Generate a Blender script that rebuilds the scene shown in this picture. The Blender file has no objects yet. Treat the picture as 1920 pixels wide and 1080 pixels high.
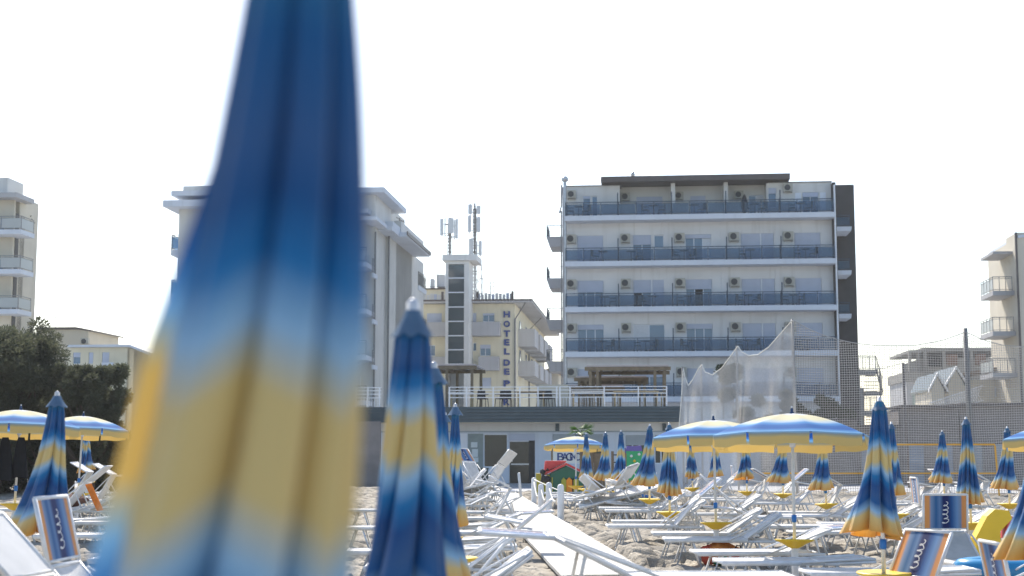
import bpy, bmesh, math, random
import numpy as np
from mathutils import Vector, Matrix
S = bpy.context.scene
COL = S.collection
R = math.radians
random.seed(7)

# ---------------------------------------------------------------- camera, sky, sun
PITCH = math.atan(303/2667)
CH = 1.8
cam = bpy.data.cameras.new('camera'); camo = bpy.data.objects.new('camera', cam); COL.objects.link(camo)
cam.lens = 50; cam.sensor_width = 36; cam.clip_start = .05; cam.clip_end = 3000
camo.location = (0, 0, CH); camo.rotation_euler = (math.pi/2+PITCH, 0, 0)
cam.dof.use_dof = True; cam.dof.focus_distance = 28; cam.dof.aperture_fstop = 2.3
S.camera = camo

SUN_EL, SUN_AZ = R(45), R(-13)
w = bpy.data.worlds.new('World'); S.world = w; w.use_nodes = True
nt = w.node_tree; nt.nodes.clear()
sky = nt.nodes.new('ShaderNodeTexSky'); sky.sky_type = 'NISHITA'; sky.sun_disc = False
sky.sun_elevation = SUN_EL; sky.sun_rotation = SUN_AZ
sky.air_density = 1.0; sky.dust_density = 1.3; sky.ozone_density = 1.0
bg = nt.nodes.new('ShaderNodeBackground'); bg.inputs[1].default_value = .11
wo = nt.nodes.new('ShaderNodeOutputWorld')
nt.links.new(sky.outputs[0], bg.inputs[0]); nt.links.new(bg.outputs[0], wo.inputs[0])
sl = bpy.data.lights.new('sun', 'SUN'); sl.energy = 3.4; sl.angle = R(.6); sl.color = (1, .93, .82)
so = bpy.data.objects.new('sun', sl); COL.objects.link(so)
sd = Vector((math.sin(SUN_AZ)*math.cos(SUN_EL), math.cos(SUN_AZ)*math.cos(SUN_EL), math.sin(SUN_EL)))
so.rotation_euler = sd.to_track_quat('Z', 'Y').to_euler(); so.location = sd*80
S.view_settings.view_transform = 'Standard'; S.view_settings.look = 'None'
S.view_settings.gamma = 1; S.view_settings.use_curve_mapping = False
S.view_settings.exposure = 1.12

# ---------------------------------------------------------------- placement helpers (photo measurements -> metres)
CT, ST = math.cos(PITCH), math.sin(PITCH)
def kx(px, py=843):
    v = (540-py)/2667; return (px-960)/2667/(CT-v*ST)
def kz(py):
    v = (540-py)/2667; return (ST+v*CT)/(CT-v*ST)
def gX(px, Y, py=843): return kx(px, py)*Y
def gZ(py, Y): return CH+kz(py)*Y
PHI = R(-5.5); CP, SP = math.cos(PHI), math.sin(PHI)      # the street front is turned a little
def world(a, b): return (a*CP-b*SP, a*SP+b*CP)
def fa(px, b, py=700):
    k = kx(px, py); s = -SP
    return b*(k*CP-s)/(CP+k*s)
def fz(py, a, b): return gZ(py, a*SP+b*CP)

# ---------------------------------------------------------------- object helpers
def tag(o, label=None, cat=None, group=None, kind=None):
    if label: o['label'] = label
    if cat: o['category'] = cat
    if group: o['group'] = group
    if kind: o['kind'] = kind
    return o
def empty(name, loc=(0, 0, 0), rz=0, label=None, cat=None, group=None):
    o = bpy.data.objects.new(name, None); COL.objects.link(o); o.location = loc; o.rotation_euler = (0, 0, rz)
    o.empty_display_size = .2
    return tag(o, label, cat, group)
ORG = {}
def bempty(name, a0, b0, label, cat, group=None, z=0):
    x, y = world(a0, b0); o = empty(name, (x, y, z), PHI, label, cat, group)
    return o
def copy_tree(o, parent=None):
    c = o.copy(); COL.objects.link(c); c.parent = parent
    for ch in list(o.children): copy_tree(ch, c)
    return c
class MB:
    def __init__(s): s.v = []; s.f = []; s.m = []; s.uv = {}; s.mi = 0
    def add(s, vs, fs, uvs=None):
        n = len(s.v); s.v += [tuple(p) for p in vs]
        for f in fs: s.f.append(tuple(i+n for i in f)); s.m.append(s.mi)
        if uvs:
            for i, t in enumerate(uvs): s.uv[n+i] = t
        return s
    def box(s, x0, x1, y0, y1, z0, z1):
        vs = [(x, y, z) for z in (z0, z1) for y in (y0, y1) for x in (x0, x1)]
        return s.add(vs, [(0, 2, 3, 1), (4, 5, 7, 6), (0, 1, 5, 4), (2, 6, 7, 3), (0, 4, 6, 2), (1, 3, 7, 5)])
    def cbox(s, c, d, M=None):
        vs = [Vector((x*d[0]/2, y*d[1]/2, z*d[2]/2)) for z in (-1, 1) for y in (-1, 1) for x in (-1, 1)]
        if M is not None: vs = [M@v for v in vs]
        vs = [v+Vector(c) for v in vs]
        return s.add(vs, [(0, 2, 3, 1), (4, 5, 7, 6), (0, 1, 5, 4), (2, 6, 7, 3), (0, 4, 6, 2), (1, 3, 7, 5)])
    def tube(s, pts, r, n=6, cap=True, rs=None):
        pts = [Vector(p) for p in pts]; rings = []
        for i, p in enumerate(pts):
            d = (pts[min(i+1, len(pts)-1)]-pts[max(i-1, 0)])
            if d.length < 1e-9: d = Vector((0, 0, 1))
            d.normalize(); up = Vector((0, 0, 1)) if abs(d.z) < .9 else Vector((1, 0, 0))
            a = d.cross(up).normalized(); b = d.cross(a).normalized()
            rr = rs[i] if rs else r
            rings.append([p+(a*math.cos(t)+b*math.sin(t))*rr for t in [2*math.pi*k/n for k in range(n)]])
        vs = [v for g in rings for v in g]; fs = []
        for i in range(len(pts)-1):
            for k in range(n):
                k2 = (k+1) % n; fs.append((i*n+k, i*n+k2, (i+1)*n+k2, (i+1)*n+k))
        if cap: fs.append(tuple(range(n-1, -1, -1))); fs.append(tuple((len(pts)-1)*n+k for k in range(n)))
        return s.add(vs, fs)
    def lathe(s, prof, n=16, c=(0, 0, 0), cap=False):
        vs = []; fs = []
        for r, z in prof:
            for k in range(n):
                t = 2*math.pi*k/n; vs.append((c[0]+r*math.cos(t), c[1]+r*math.sin(t), c[2]+z))
        for i in range(len(prof)-1):
            for k in range(n):
                k2 = (k+1) % n; fs.append((i*n+k, i*n+k2, (i+1)*n+k2, (i+1)*n+k))
        return s.add(vs, fs)
    def prism(s, poly, y0, y1):        # polygon in x,z extruded along y
        n = len(poly)
        vs = [(p[0], y0, p[1]) for p in poly]+[(p[0], y1, p[1]) for p in poly]
        fs = [tuple(range(n)), tuple(range(2*n-1, n-1, -1))]+[(i, i+n, (i+1) % n+n, (i+1) % n) for i in range(n)]
        return s.add(vs, fs)
    def prismz(s, poly, z0, z1):
        n = len(poly)
        vs = [(p[0], p[1], z0) for p in poly]+[(p[0], p[1], z1) for p in poly]
        fs = [tuple(range(n-1, -1, -1)), tuple(range(n, 2*n))]+[(i, (i+1) % n, (i+1) % n+n, i+n) for i in range(n)]
        return s.add(vs, fs)
    def quad(s, a, b, c, d): return s.add([a, b, c, d], [(0, 1, 2, 3)])
    def mesh(s, name, mats, smooth=False):
        me = bpy.data.meshes.new(name); me.from_pydata(s.v, [], s.f)
        if not isinstance(mats, (list, tuple)): mats = [mats]
        for m in mats: me.materials.append(m)
        if len(mats) > 1: me.polygons.foreach_set('material_index', s.m)
        if s.uv:
            uvl = me.uv_layers.new(name='UVMap')
            for lp in me.loops: uvl.data[lp.index].uv = s.uv.get(lp.vertex_index, (0, 0))
        if smooth: me.polygons.foreach_set('use_smooth', [True]*len(me.polygons))
        me.update(); return me
    def build(s, name, mats, parent=None, smooth=False, loc=None):
        o = bpy.data.objects.new(name, s.mesh(name, mats, smooth)); COL.objects.link(o); o.parent = parent
        if loc: o.location = loc
        return o
def inst(name, me, parent, loc=(0, 0, 0), rot=(0, 0, 0), sc=None):
    o = bpy.data.objects.new(name, me); COL.objects.link(o); o.parent = parent; o.location = loc; o.rotation_euler = rot
    if sc: o.scale = sc
    return o

# ---------------------------------------------------------------- materials
def lin(c):
    return tuple(((x/12.92) if x <= .04045 else ((x+.055)/1.055)**2.4) for x in c)
def mat(name, col, rough=.7, var=.12, scale=3., bump=.0, bscale=40., metal=0., spec=.4, trans=0., tcol=None, streak=0., rnd=0.):
    m = bpy.data.materials.new(name); m.use_nodes = True; t = m.node_tree; N = t.nodes; L = t.links
    p = N['Principled BSDF']; p.inputs['Roughness'].default_value = rough; p.inputs['Metallic'].default_value = metal
    p.inputs['Specular IOR Level'].default_value = spec
    tc = N.new('ShaderNodeTexCoord'); nz = N.new('ShaderNodeTexNoise'); nz.inputs['Scale'].default_value = scale; nz.inputs['Detail'].default_value = 6
    L.new(tc.outputs['Object'], nz.inputs['Vector'])
    rp = N.new('ShaderNodeValToRGB'); rp.color_ramp.elements[0].position = .3; rp.color_ramp.elements[1].position = .7
    a = [max(0, c*(1-var)) for c in col]; b = [min(1, c*(1+var*.6)) for c in col]
    rp.color_ramp.elements[0].color = (*a, 1); rp.color_ramp.elements[1].color = (*b, 1)
    L.new(nz.outputs['Fac'], rp.inputs[0]); out = rp.outputs[0]
    if streak:
        mp = N.new('ShaderNodeMapping'); mp.inputs['Scale'].default_value = (2.2, 2.2, .12)
        L.new(tc.outputs['Object'], mp.inputs[0]); n2 = N.new('ShaderNodeTexNoise'); n2.inputs['Scale'].default_value = 1.6; n2.inputs['Detail'].default_value = 5
        L.new(mp.outputs[0], n2.inputs['Vector'])
        r2 = N.new('ShaderNodeValToRGB'); r2.color_ramp.elements[0].position = .55; r2.color_ramp.elements[1].position = .8
        r2.color_ramp.elements[0].color = (1, 1, 1, 1); r2.color_ramp.elements[1].color = (1-streak, 1-streak*1.05, 1-streak*1.15, 1)
        L.new(n2.outputs['Fac'], r2.inputs[0])
        mx = N.new('ShaderNodeMix'); mx.data_type = 'RGBA'; mx.blend_type = 'MULTIPLY'; mx.inputs[0].default_value = 1
        L.new(out, mx.inputs[6]); L.new(r2.outputs[0], mx.inputs[7]); out = mx.outputs[2]
    if rnd:
        oi = N.new('ShaderNodeObjectInfo'); r3 = N.new('ShaderNodeValToRGB'); r3.color_ramp.elements[0].color = (1-rnd, 1-rnd*1.15, 1-rnd*1.5, 1); r3.color_ramp.elements[1].color = (1, 1, 1, 1)
        L.new(oi.outputs['Random'], r3.inputs[0]); m3 = N.new('ShaderNodeMix'); m3.data_type = 'RGBA'; m3.blend_type = 'MULTIPLY'; m3.inputs[0].default_value = 1
        L.new(out, m3.inputs[6]); L.new(r3.outputs[0], m3.inputs[7]); out = m3.outputs[2]
    L.new(out, p.inputs['Base Color'])
    if bump:
        n3 = N.new('ShaderNodeTexNoise'); n3.inputs['Scale'].default_value = bscale; n3.inputs['Detail'].default_value = 4
        L.new(tc.outputs['Object'], n3.inputs['Vector'])
        bp = N.new('ShaderNodeBump'); bp.inputs['Strength'].default_value = bump; bp.inputs['Distance'].default_value = .02
        L.new(n3.outputs['Fac'], bp.inputs['Height']); L.new(bp.outputs[0], p.inputs['Normal'])
    if trans:
        tr = N.new('ShaderNodeBsdfTranslucent'); ms = N.new('ShaderNodeMixShader'); ms.inputs[0].default_value = trans
        if tcol: tr.inputs[0].default_value = (*tcol, 1)
        else: L.new(out, tr.inputs[0])
        o = N['Material Output']; L.new(p.outputs[0], ms.inputs[1]); L.new(tr.outputs[0], ms.inputs[2]); L.new(ms.outputs[0], o.inputs[0])
    return m
M = {}
M['plaster_white'] = mat('white_plaster', (.66, .66, .64), .85, .10, .5, .2, 30, streak=.14)
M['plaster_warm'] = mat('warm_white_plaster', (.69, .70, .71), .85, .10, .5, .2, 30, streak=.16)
M['plaster_pale'] = mat('pale_grey_plaster', (.60, .60, .57), .85, .10, .4, .2, 30, streak=.15)
M['plaster_blue'] = mat('pale_blue_plaster', (.60, .66, .74), .8, .08, .6, .2, 30, streak=.12)
M['plaster_cream'] = mat('cream_plaster', (.68, .63, .48), .85, .08, .5, .2, 30, streak=.1)
M['plaster_beige'] = mat('beige_plaster', (.60, .55, .45), .85, .08, .5, .2, 30, streak=.12)
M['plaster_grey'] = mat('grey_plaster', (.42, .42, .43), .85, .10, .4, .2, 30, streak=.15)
M['slab'] = mat('painted_slab', (.60, .64, .70), .7, .06, .8, streak=.1)
M['charcoal'] = mat('charcoal_cladding', (.055, .05, .048), .6, .2, 1.0)
M['roofdark'] = mat('dark_roof_metal', (.10, .085, .08), .5, .15, 2)
M['roofslate'] = mat('slate_blue_slat', (.055, .085, .105), .45, .15, 2)
M['tile'] = mat('roof_tile', (.30, .24, .20), .8, .25, 6, .4, 12)
M['concrete'] = mat('bare_concrete', (.27, .26, .24), .9, .2, .8, .3, 20, streak=.25)
M['brickred'] = mat('brick_infill', (.20, .13, .10), .9, .25, 5, .4, 20)
M['shutter'] = mat('roller_shutter', (.46, .51, .62), .6, .05, 2)
M['shutter_grey'] = mat('grey_roller_shutter', (.33, .38, .42), .55, .06, 2)
M['frame'] = mat('white_window_frame', (.72, .76, .82), .5, .05, 3)
M['rail'] = mat('dark_blue_rail', (.04, .06, .09), .4, .1, 5, metal=.3)
M['greyrail'] = mat('grey_steel_rail', (.22, .22, .22), .5, .1, 5, metal=.4)
M['whiterail'] = mat('white_steel_rail', (.75, .77, .80), .45, .05, 5)
M['ac'] = mat('ac_casing', (.42, .41, .36), .6, .08, 3)
M['acfan'] = mat('ac_fan_grille', (.05, .055, .06), .5, .2, 20)
M['pipe'] = mat('galvanised_pipe', (.45, .46, .48), .35, .15, 6, metal=.7)
M['black'] = mat('black_plastic', (.02, .02, .022), .5, .2, 5)
M['darkroom'] = mat('painted_dark_interior', (.03, .03, .028), .8, .2, 2)  # near-black colour painted in place of the shade inside rooms and openings
M['curtain'] = mat('white_curtain', (.65, .68, .72), .9, .08, 8)
M['alu'] = mat('white_painted_aluminium', (.76, .77, .79), .38, .12, 9, spec=.5, rnd=.16)
M['sling'] = mat('white_sling_fabric', (.76, .76, .77), .75, .12, 6, .3, 160, trans=.16, rnd=.22)
M['yellow'] = mat('yellow_plastic', (.78, .52, .03), .4, .06, 4)
M['navy'] = mat('navy_letter', (.03, .06, .22), .5, .1, 4)
M['finial'] = mat('polished_finial', (.55, .57, .6), .3, .05, 8, metal=.8)
M['knob'] = mat('dark_blue_knob', (.02, .05, .12), .3, .1, 8)
M['wood'] = mat('brown_wood', (.19, .15, .10), .75, .25, 4, .3, 30)
M['woodlight'] = mat('tan_wood', (.45, .36, .22), .7, .2, 4, .3, 30)
M['pergroof'] = mat('pergola_canvas', (.55, .50, .50), .85, .1, 2, trans=.1)
M['red'] = mat('red_plastic', (.60, .06, .06), .35, .08, 3)
M['green'] = mat('green_plastic', (.02, .13, .08), .4, .1, 3)
M['brightgreen'] = mat('bright_green_plastic', (.03, .38, .15), .45, .1, 3)
M['orange'] = mat('orange_plastic', (.85, .28, .02), .4, .08, 3)
M['limegreen'] = mat('olive_yellow_plastic', (.42, .40, .05), .45, .08, 3)
M['purple'] = mat('purple_plastic', (.13, .10, .36), .45, .08, 3)
M['blue'] = mat('blue_plastic', (.02, .16, .48), .35, .08, 3)
M['cyan'] = mat('light_blue_vinyl', (.03, .25, .50), .25, .08, 3)
M['magenta'] = mat('magenta_rubber', (.35, .05, .20), .4, .1, 3)
M['white'] = mat('white_paint', (.78, .78, .78), .5, .04, 4)
M['rope'] = mat('white_rope', (.70, .69, .64), .9, .12, 30)
M['paving'] = mat('concrete_paving', (.40, .41, .43), .85, .12, 1.2, .3, 25)
M['walk'] = mat('pale_walkway_slab', (.50, .49, .465), .8, .07, 1.5, .3, 30)
M['bark'] = mat('grey_bark', (.12, .09, .07), .95, .3, 6, .6, 15)
M['leaf'] = mat('tamarisk_leaf', (.11, .12, .075), .75, .45, .6, trans=.4)
M['leaf2'] = mat('hedge_leaf', (.055, .075, .035), .7, .35, 1.2, trans=.25)
M['palm'] = mat('palm_leaf', (.07, .16, .03), .5, .25, 3, trans=.3)
M['towel_orange'] = mat('orange_towel', (.70, .22, .04), .95, .15, 20, .4, 80, trans=.15)
M['brownbag'] = mat('brown_canvas', (.14, .07, .055), .9, .2, 6, .3, 60)
M['blackcloth'] = mat('black_cloth', (.012, .012, .014), .95, .2, 10)
M['greencloth'] = mat('green_cloth', (.02, .20, .08), .9, .15, 10)
M['redcloth'] = mat('red_cloth', (.55, .08, .04), .9, .15, 10)
M['antenna'] = mat('antenna_casing', (.50, .53, .56), .5, .06, 4)
M['netcord'] = mat('net_cord', (.42, .41, .40), .9, .1, 10)
M['tape'] = mat('orange_net_tape', (.80, .42, .06), .7, .08, 5)
M['sign'] = mat('white_sign_board', (.60, .66, .68), .6, .05, 3)
M['deckchairgreen'] = mat('dark_green_resin', (.05, .08, .075), .45, .1, 3)
M['cabin'] = mat('weathered_cabin_board', (.22, .20, .19), .85, .18, 1.5, .3, 20)
M['cabinblue'] = mat('blue_grey_cabin_door', (.30, .36, .44), .7, .12, 2)

def glass(name, col, rough=.08, alpha=None):
    m = bpy.data.materials.new(name); m.use_nodes = True; t = m.node_tree; p = t.nodes['Principled BSDF']
    p.inputs['Base Color'].default_value = (*col, 1); p.inputs['Roughness'].default_value = rough; p.inputs['Specular IOR Level'].default_value = .6
    tc = t.nodes.new('ShaderNodeTexCoord'); nz = t.nodes.new('ShaderNodeTexNoise'); nz.inputs['Scale'].default_value = 1.3
    bp = t.nodes.new('ShaderNodeBump'); bp.inputs['Strength'].default_value = .05; bp.inputs['Distance'].default_value = .05
    t.links.new(tc.outputs['Object'], nz.inputs['Vector']); t.links.new(nz.outputs['Fac'], bp.inputs['Height']); t.links.new(bp.outputs[0], p.inputs['Normal'])
    if alpha is not None:
        tr = t.nodes.new('ShaderNodeBsdfTransparent'); tr.inputs[0].default_value = (.62, .74, .85, 1)
        ms = t.nodes.new('ShaderNodeMixShader'); ms.inputs[0].default_value = alpha
        t.links.new(tr.outputs[0], ms.inputs[1]); t.links.new(p.outputs[0], ms.inputs[2]); t.links.new(ms.outputs[0], t.nodes['Material Output'].inputs[0])
    return m
M['glass'] = glass('window_glass', (.12, .21, .32), .12)
M['glassdark'] = glass('dark_door_glass', (.03, .032, .03), .15)
M['glassrail'] = glass('blue_tinted_rail_glass', (.08, .13, .19), .15, .32)
M['glassfrost'] = glass('frosted_rail_glass', (.50, .52, .50), .4, .75)
M['glasstower'] = glass('stair_tower_glass', (.045, .07, .085), .08)

def ramp_mat(name, stops, axis, trans=.3, rough=.5, sheen=.25, bump=.12, bscale=500):
    m = bpy.data.materials.new(name); m.use_nodes = True; t = m.node_tree; N = t.nodes; L = t.links
    uv = N.new('ShaderNodeUVMap'); sp = N.new('ShaderNodeSeparateXYZ'); L.new(uv.outputs[0], sp.inputs[0])
    tc = N.new('ShaderNodeTexCoord'); nz = N.new('ShaderNodeTexNoise'); nz.inputs['Scale'].default_value = 3; L.new(tc.outputs['Object'], nz.inputs['Vector'])
    ma = N.new('ShaderNodeMath'); ma.operation = 'MULTIPLY_ADD'; ma.inputs[1].default_value = .03; L.new(nz.outputs['Fac'], ma.inputs[0]); L.new(sp.outputs[axis], ma.inputs[2])
    sb = N.new('ShaderNodeMath'); sb.operation = 'SUBTRACT'; sb.inputs[1].default_value = .015; L.new(ma.outputs[0], sb.inputs[0])
    rp = N.new('ShaderNodeValToRGB'); cr = rp.color_ramp; cr.interpolation = 'LINEAR' if axis == 1 else 'LINEAR'
    while len(cr.elements) > 1: cr.elements.remove(cr.elements[0])
    cr.elements[0].position = stops[0][0]; cr.elements[0].color = (*stops[0][1], 1)
    for pos, c in stops[1:]:
        e = cr.elements.new(pos); e.color = (*c, 1)
    L.new(sb.outputs[0], rp.inputs[0])
    p = N['Principled BSDF']; p.inputs['Roughness'].default_value = rough; L.new(rp.outputs[0], p.inputs['Base Color'])
    p.inputs['Specular IOR Level'].default_value = .35
    p.inputs['Sheen Weight'].default_value = sheen; p.inputs['Sheen Roughness'].default_value = .4
    n3 = N.new('ShaderNodeTexNoise'); n3.inputs['Scale'].default_value = bscale; L.new(tc.outputs['Object'], n3.inputs['Vector'])
    bp = N.new('ShaderNodeBump'); bp.inputs['Strength'].default_value = bump; bp.inputs['Distance'].default_value = .002; L.new(n3.outputs['Fac'], bp.inputs['Height']); L.new(bp.outputs[0], p.inputs['Normal'])
    tr = N.new('ShaderNodeBsdfTranslucent'); ga = N.new('ShaderNodeGamma'); ga.inputs[1].default_value = 1.8; L.new(rp.outputs[0], ga.inputs[0]); L.new(ga.outputs[0], tr.inputs[0])
    ms = N.new('ShaderNodeMixShader'); ms.inputs[0].default_value = trans
    L.new(p.outputs[0], ms.inputs[1]); L.new(tr.outputs[0], ms.inputs[2]); L.new(ms.outputs[0], N['Material Output'].inputs[0])
    return m
cB0 = lin((.22, .50, .64)); cB1 = lin((.08, .46, .70)); cB2 = lin((.20, .37, .58)); cL = lin((.60, .76, .88)); cY = lin((.87, .775, .52)); cO = lin((.86, .64, .28))
M['opencanopy'] = ramp_mat('glare_pale_top_canopy', [(0, (.62, .66, .70)), (.18, (.70, .72, .72)), (.22, (.74, .70, .50)), (.44, (.72, .68, .48)), (.54, (.50, .62, .72)), (.60, lin((.36, .60, .82))), (.68, lin((.16, .42, .70))), (.76, lin((.16, .40, .68))), (.82, lin((.36, .60, .82))), (.865, cL), (.885, (.40, .42, .36)), (.92, cY), (1, cY)], 1, .38, .85, 0.)  # printed colour rings, with sun glare painted into the whitened apex stops
M['canopy'] = ramp_mat('blue_yellow_canopy', [(0, cB0), (.09, lin((.10, .36, .58))), (.17, cB2), (.22, lin((.09, .33, .56))), (.275, lin((.10, .46, .70))), (.325, cL), (.375, cY), (.455, cY), (.505, cL), (.56, cB1), (.63, lin((.10, .31, .55))), (.70, cB2), (.76, lin((.09, .36, .60))), (.83, cL), (.88, cY), (1, cO)], 1, .24, .5)
M['shade'] = ramp_mat('striped_sunshade', [(0, lin((.90, .62, .36))), (.10, lin((.90, .62, .36))), (.15, lin((.50, .60, .74))), (.27, lin((.14, .38, .60))), (.36, lin((.38, .52, .70))), (.45, lin((.06, .14, .38))), (.56, lin((.06, .14, .38))), (.65, lin((.10, .33, .58))), (.78, lin((.42, .58, .76))), (.87, lin((.50, .56, .66))), (.90, lin((.86, .58, .36))), (1, lin((.90, .62, .36)))], 0, .18, .7)
M['shadewhite'] = mat('sunshade_outer_fabric', (.70, .70, .70), .8, .06, 6, .3, 120, trans=.15)

def net_mat():
    m = bpy.data.materials.new('draped_fine_net'); m.use_nodes = True; t = m.node_tree; N = t.nodes; L = t.links
    tc = N.new('ShaderNodeTexCoord')
    nz = N.new('ShaderNodeTexNoise'); nz.inputs['Scale'].default_value = 26; nz.inputs['Detail'].default_value = 2; L.new(tc.outputs['Object'], nz.inputs['Vector'])
    n2 = N.new('ShaderNodeTexNoise'); n2.inputs['Scale'].default_value = .9; L.new(tc.outputs['Object'], n2.inputs['Vector'])
    ad = N.new('ShaderNodeMath'); ad.operation = 'ADD'; L.new(nz.outputs['Fac'], ad.inputs[0]); L.new(n2.outputs['Fac'], ad.inputs[1])
    mr = N.new('ShaderNodeMapRange'); mr.inputs[1].default_value = .6; mr.inputs[2].default_value = 1.4; mr.inputs[3].default_value = .30; mr.inputs[4].default_value = .50; L.new(ad.outputs[0], mr.inputs[0])
    p = N['Principled BSDF']; p.inputs['Base Color'].default_value = (.74, .72, .69, 1); p.inputs['Roughness'].default_value = .9
    tr0 = N.new('ShaderNodeBsdfTranslucent'); tr0.inputs[0].default_value = (.62, .60, .57, 1); m0 = N.new('ShaderNodeMixShader'); m0.inputs[0].default_value = .3
    L.new(p.outputs[0], m0.inputs[1]); L.new(tr0.outputs[0], m0.inputs[2])
    tr = N.new('ShaderNodeBsdfTransparent'); ms = N.new('ShaderNodeMixShader'); L.new(mr.outputs[0], ms.inputs[0]); L.new(tr.outputs[0], ms.inputs[1]); L.new(m0.outputs[0], ms.inputs[2])
    L.new(ms.outputs[0], N['Material Output'].inputs[0]); return m
M['net'] = net_mat()

def sand_mat():
    m = bpy.data.materials.new('dry_sand'); m.use_nodes = True; t = m.node_tree; N = t.nodes; L = t.links
    tc = N.new('ShaderNodeTexCoord'); p = N['Principled BSDF']; p.inputs['Roughness'].default_value = .95; p.inputs['Specular IOR Level'].default_value = .15
    n1 = N.new('ShaderNodeTexNoise'); n1.inputs['Scale'].default_value = 1.1; n1.inputs['Detail'].default_value = 8; L.new(tc.outputs['Object'], n1.inputs['Vector'])
    rp = N.new('ShaderNodeValToRGB'); rp.color_ramp.elements[0].position = .35; rp.color_ramp.elements[0].color = (.25, .225, .19, 1); rp.color_ramp.elements[1].position = .65; rp.color_ramp.elements[1].color = (.45, .41, .345, 1)
    L.new(n1.outputs['Fac'], rp.inputs[0]); L.new(rp.outputs[0], p.inputs['Base Color'])
    n2 = N.new('ShaderNodeTexNoise'); n2.inputs['Scale'].default_value = 7; n2.inputs['Detail'].default_value = 6; n2.inputs['Roughness'].default_value = .6; L.new(tc.outputs['Object'], n2.inputs['Vector'])
    bp = N.new('ShaderNodeBump'); bp.inputs['Strength'].default_value = 1; bp.inputs['Distance'].default_value = .09; L.new(n2.outputs['Fac'], bp.inputs['Height']); L.new(bp.outputs[0], p.inputs['Normal'])
    return m
M['sand'] = sand_mat()

# ---------------------------------------------------------------- ground
def sstep(x, a, b):
    t = min(1, max(0, (x-a)/(b-a))); return t*t*(3-2*t)
def gz(x, y): return .2*sstep(-x, 3, 7)*sstep(y, 17, 27)
rng = np.random.default_rng(3)
LAT = rng.random((256, 256))
def vnoise(x, y):
    xi = np.floor(x).astype(int); yi = np.floor(y).astype(int); fx = x-xi; fy = y-yi
    fx = fx*fx*(3-2*fx); fy = fy*fy*(3-2*fy)
    a = LAT[xi % 256, yi % 256]; b = LAT[(xi+1) % 256, yi % 256]; c = LAT[xi % 256, (yi+1) % 256]; d = LAT[(xi+1) % 256, (yi+1) % 256]
    return (a*(1-fx)+b*fx)*(1-fy)+(c*(1-fx)+d*fx)*fy
def grid_object(name, X, Y, Z, m, **k):
    r, c = X.shape; co = np.stack([X, Y, Z], -1).reshape(-1, 3)
    idx = np.arange(r*c).reshape(r, c)
    q = np.stack([idx[:-1, :-1], idx[:-1, 1:], idx[1:, 1:], idx[1:, :-1]], -1).reshape(-1, 4)
    me = bpy.data.meshes.new(name); me.vertices.add(len(co)); me.vertices.foreach_set('co', co.ravel())
    me.loops.add(q.size); me.loops.foreach_set('vertex_index', q.ravel().astype(np.int32))
    me.polygons.add(len(q)); me.polygons.foreach_set('loop_start', np.arange(0, q.size, 4, dtype=np.int32)); me.polygons.foreach_set('loop_total', np.full(len(q), 4, dtype=np.int32))
    me.polygons.foreach_set('use_smooth', np.ones(len(q), dtype=bool)); me.update(calc_edges=True); me.validate()
    me.materials.append(m); o = bpy.data.objects.new(name, me); COL.objects.link(o); tag(o, **k); return o
nr, nc = 820, 430
Yr = 3.5*(61.5/3.5)**(np.linspace(0, 1, nr))
U = np.linspace(-1, 1, nc)
YY = np.repeat(Yr[:, None], nc, 1); XX = U[None, :]*(.46*YY+2.0)
n1 = vnoise(XX/.45+31, YY/.45+17); n2 = vnoise(XX/.22+5, YY/.22+90); n3 = vnoise(XX/2.5+9, YY/2.5+3); n4 = vnoise(XX/.11+55, YY/.11+11)
n5 = vnoise(XX/.33+71, YY/.33+7); n6 = vnoise(XX/.8+3, YY/.8+44)
dimp = np.clip((n5-.58)/.2, 0, 1); dimp = dimp*dimp*(3-2*dimp)
ZZ = .10*n6+.085*n2+.05*n4-.19*dimp+.07*(1-np.abs(n1-.5)*2)**2+.08*n3-.17
g = np.clip((-XX-3)/4, 0, 1); g = g*g*(3-2*g); h = np.clip((YY-17)/10, 0, 1); h = h*h*(3-2*h)
ZZ = ZZ+.2*g*h
pk = np.abs(XX-(2.27-.047*YY))<.85
ZZ = np.where(pk & (YY>14), np.minimum(ZZ*.3, .0)-.02, ZZ)
grid_object('sand', XX, YY, ZZ, M['sand'], kind='structure')
gm = MB(); gm.quad((-900, -60, -.2), (900, -60, -.2), (900, 1500, -.2), (-900, 1500, -.2))
tag(gm.build('ground', M['sand']), kind='structure')
# paved forecourt in front of the buildings
pm = MB(); pm.box(-70, 80, 60.6, 160, -.3, .04)
po = pm.build('pavement', M['paving']); po.rotation_euler = (0, 0, PHI); tag(po, kind='structure')
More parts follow.
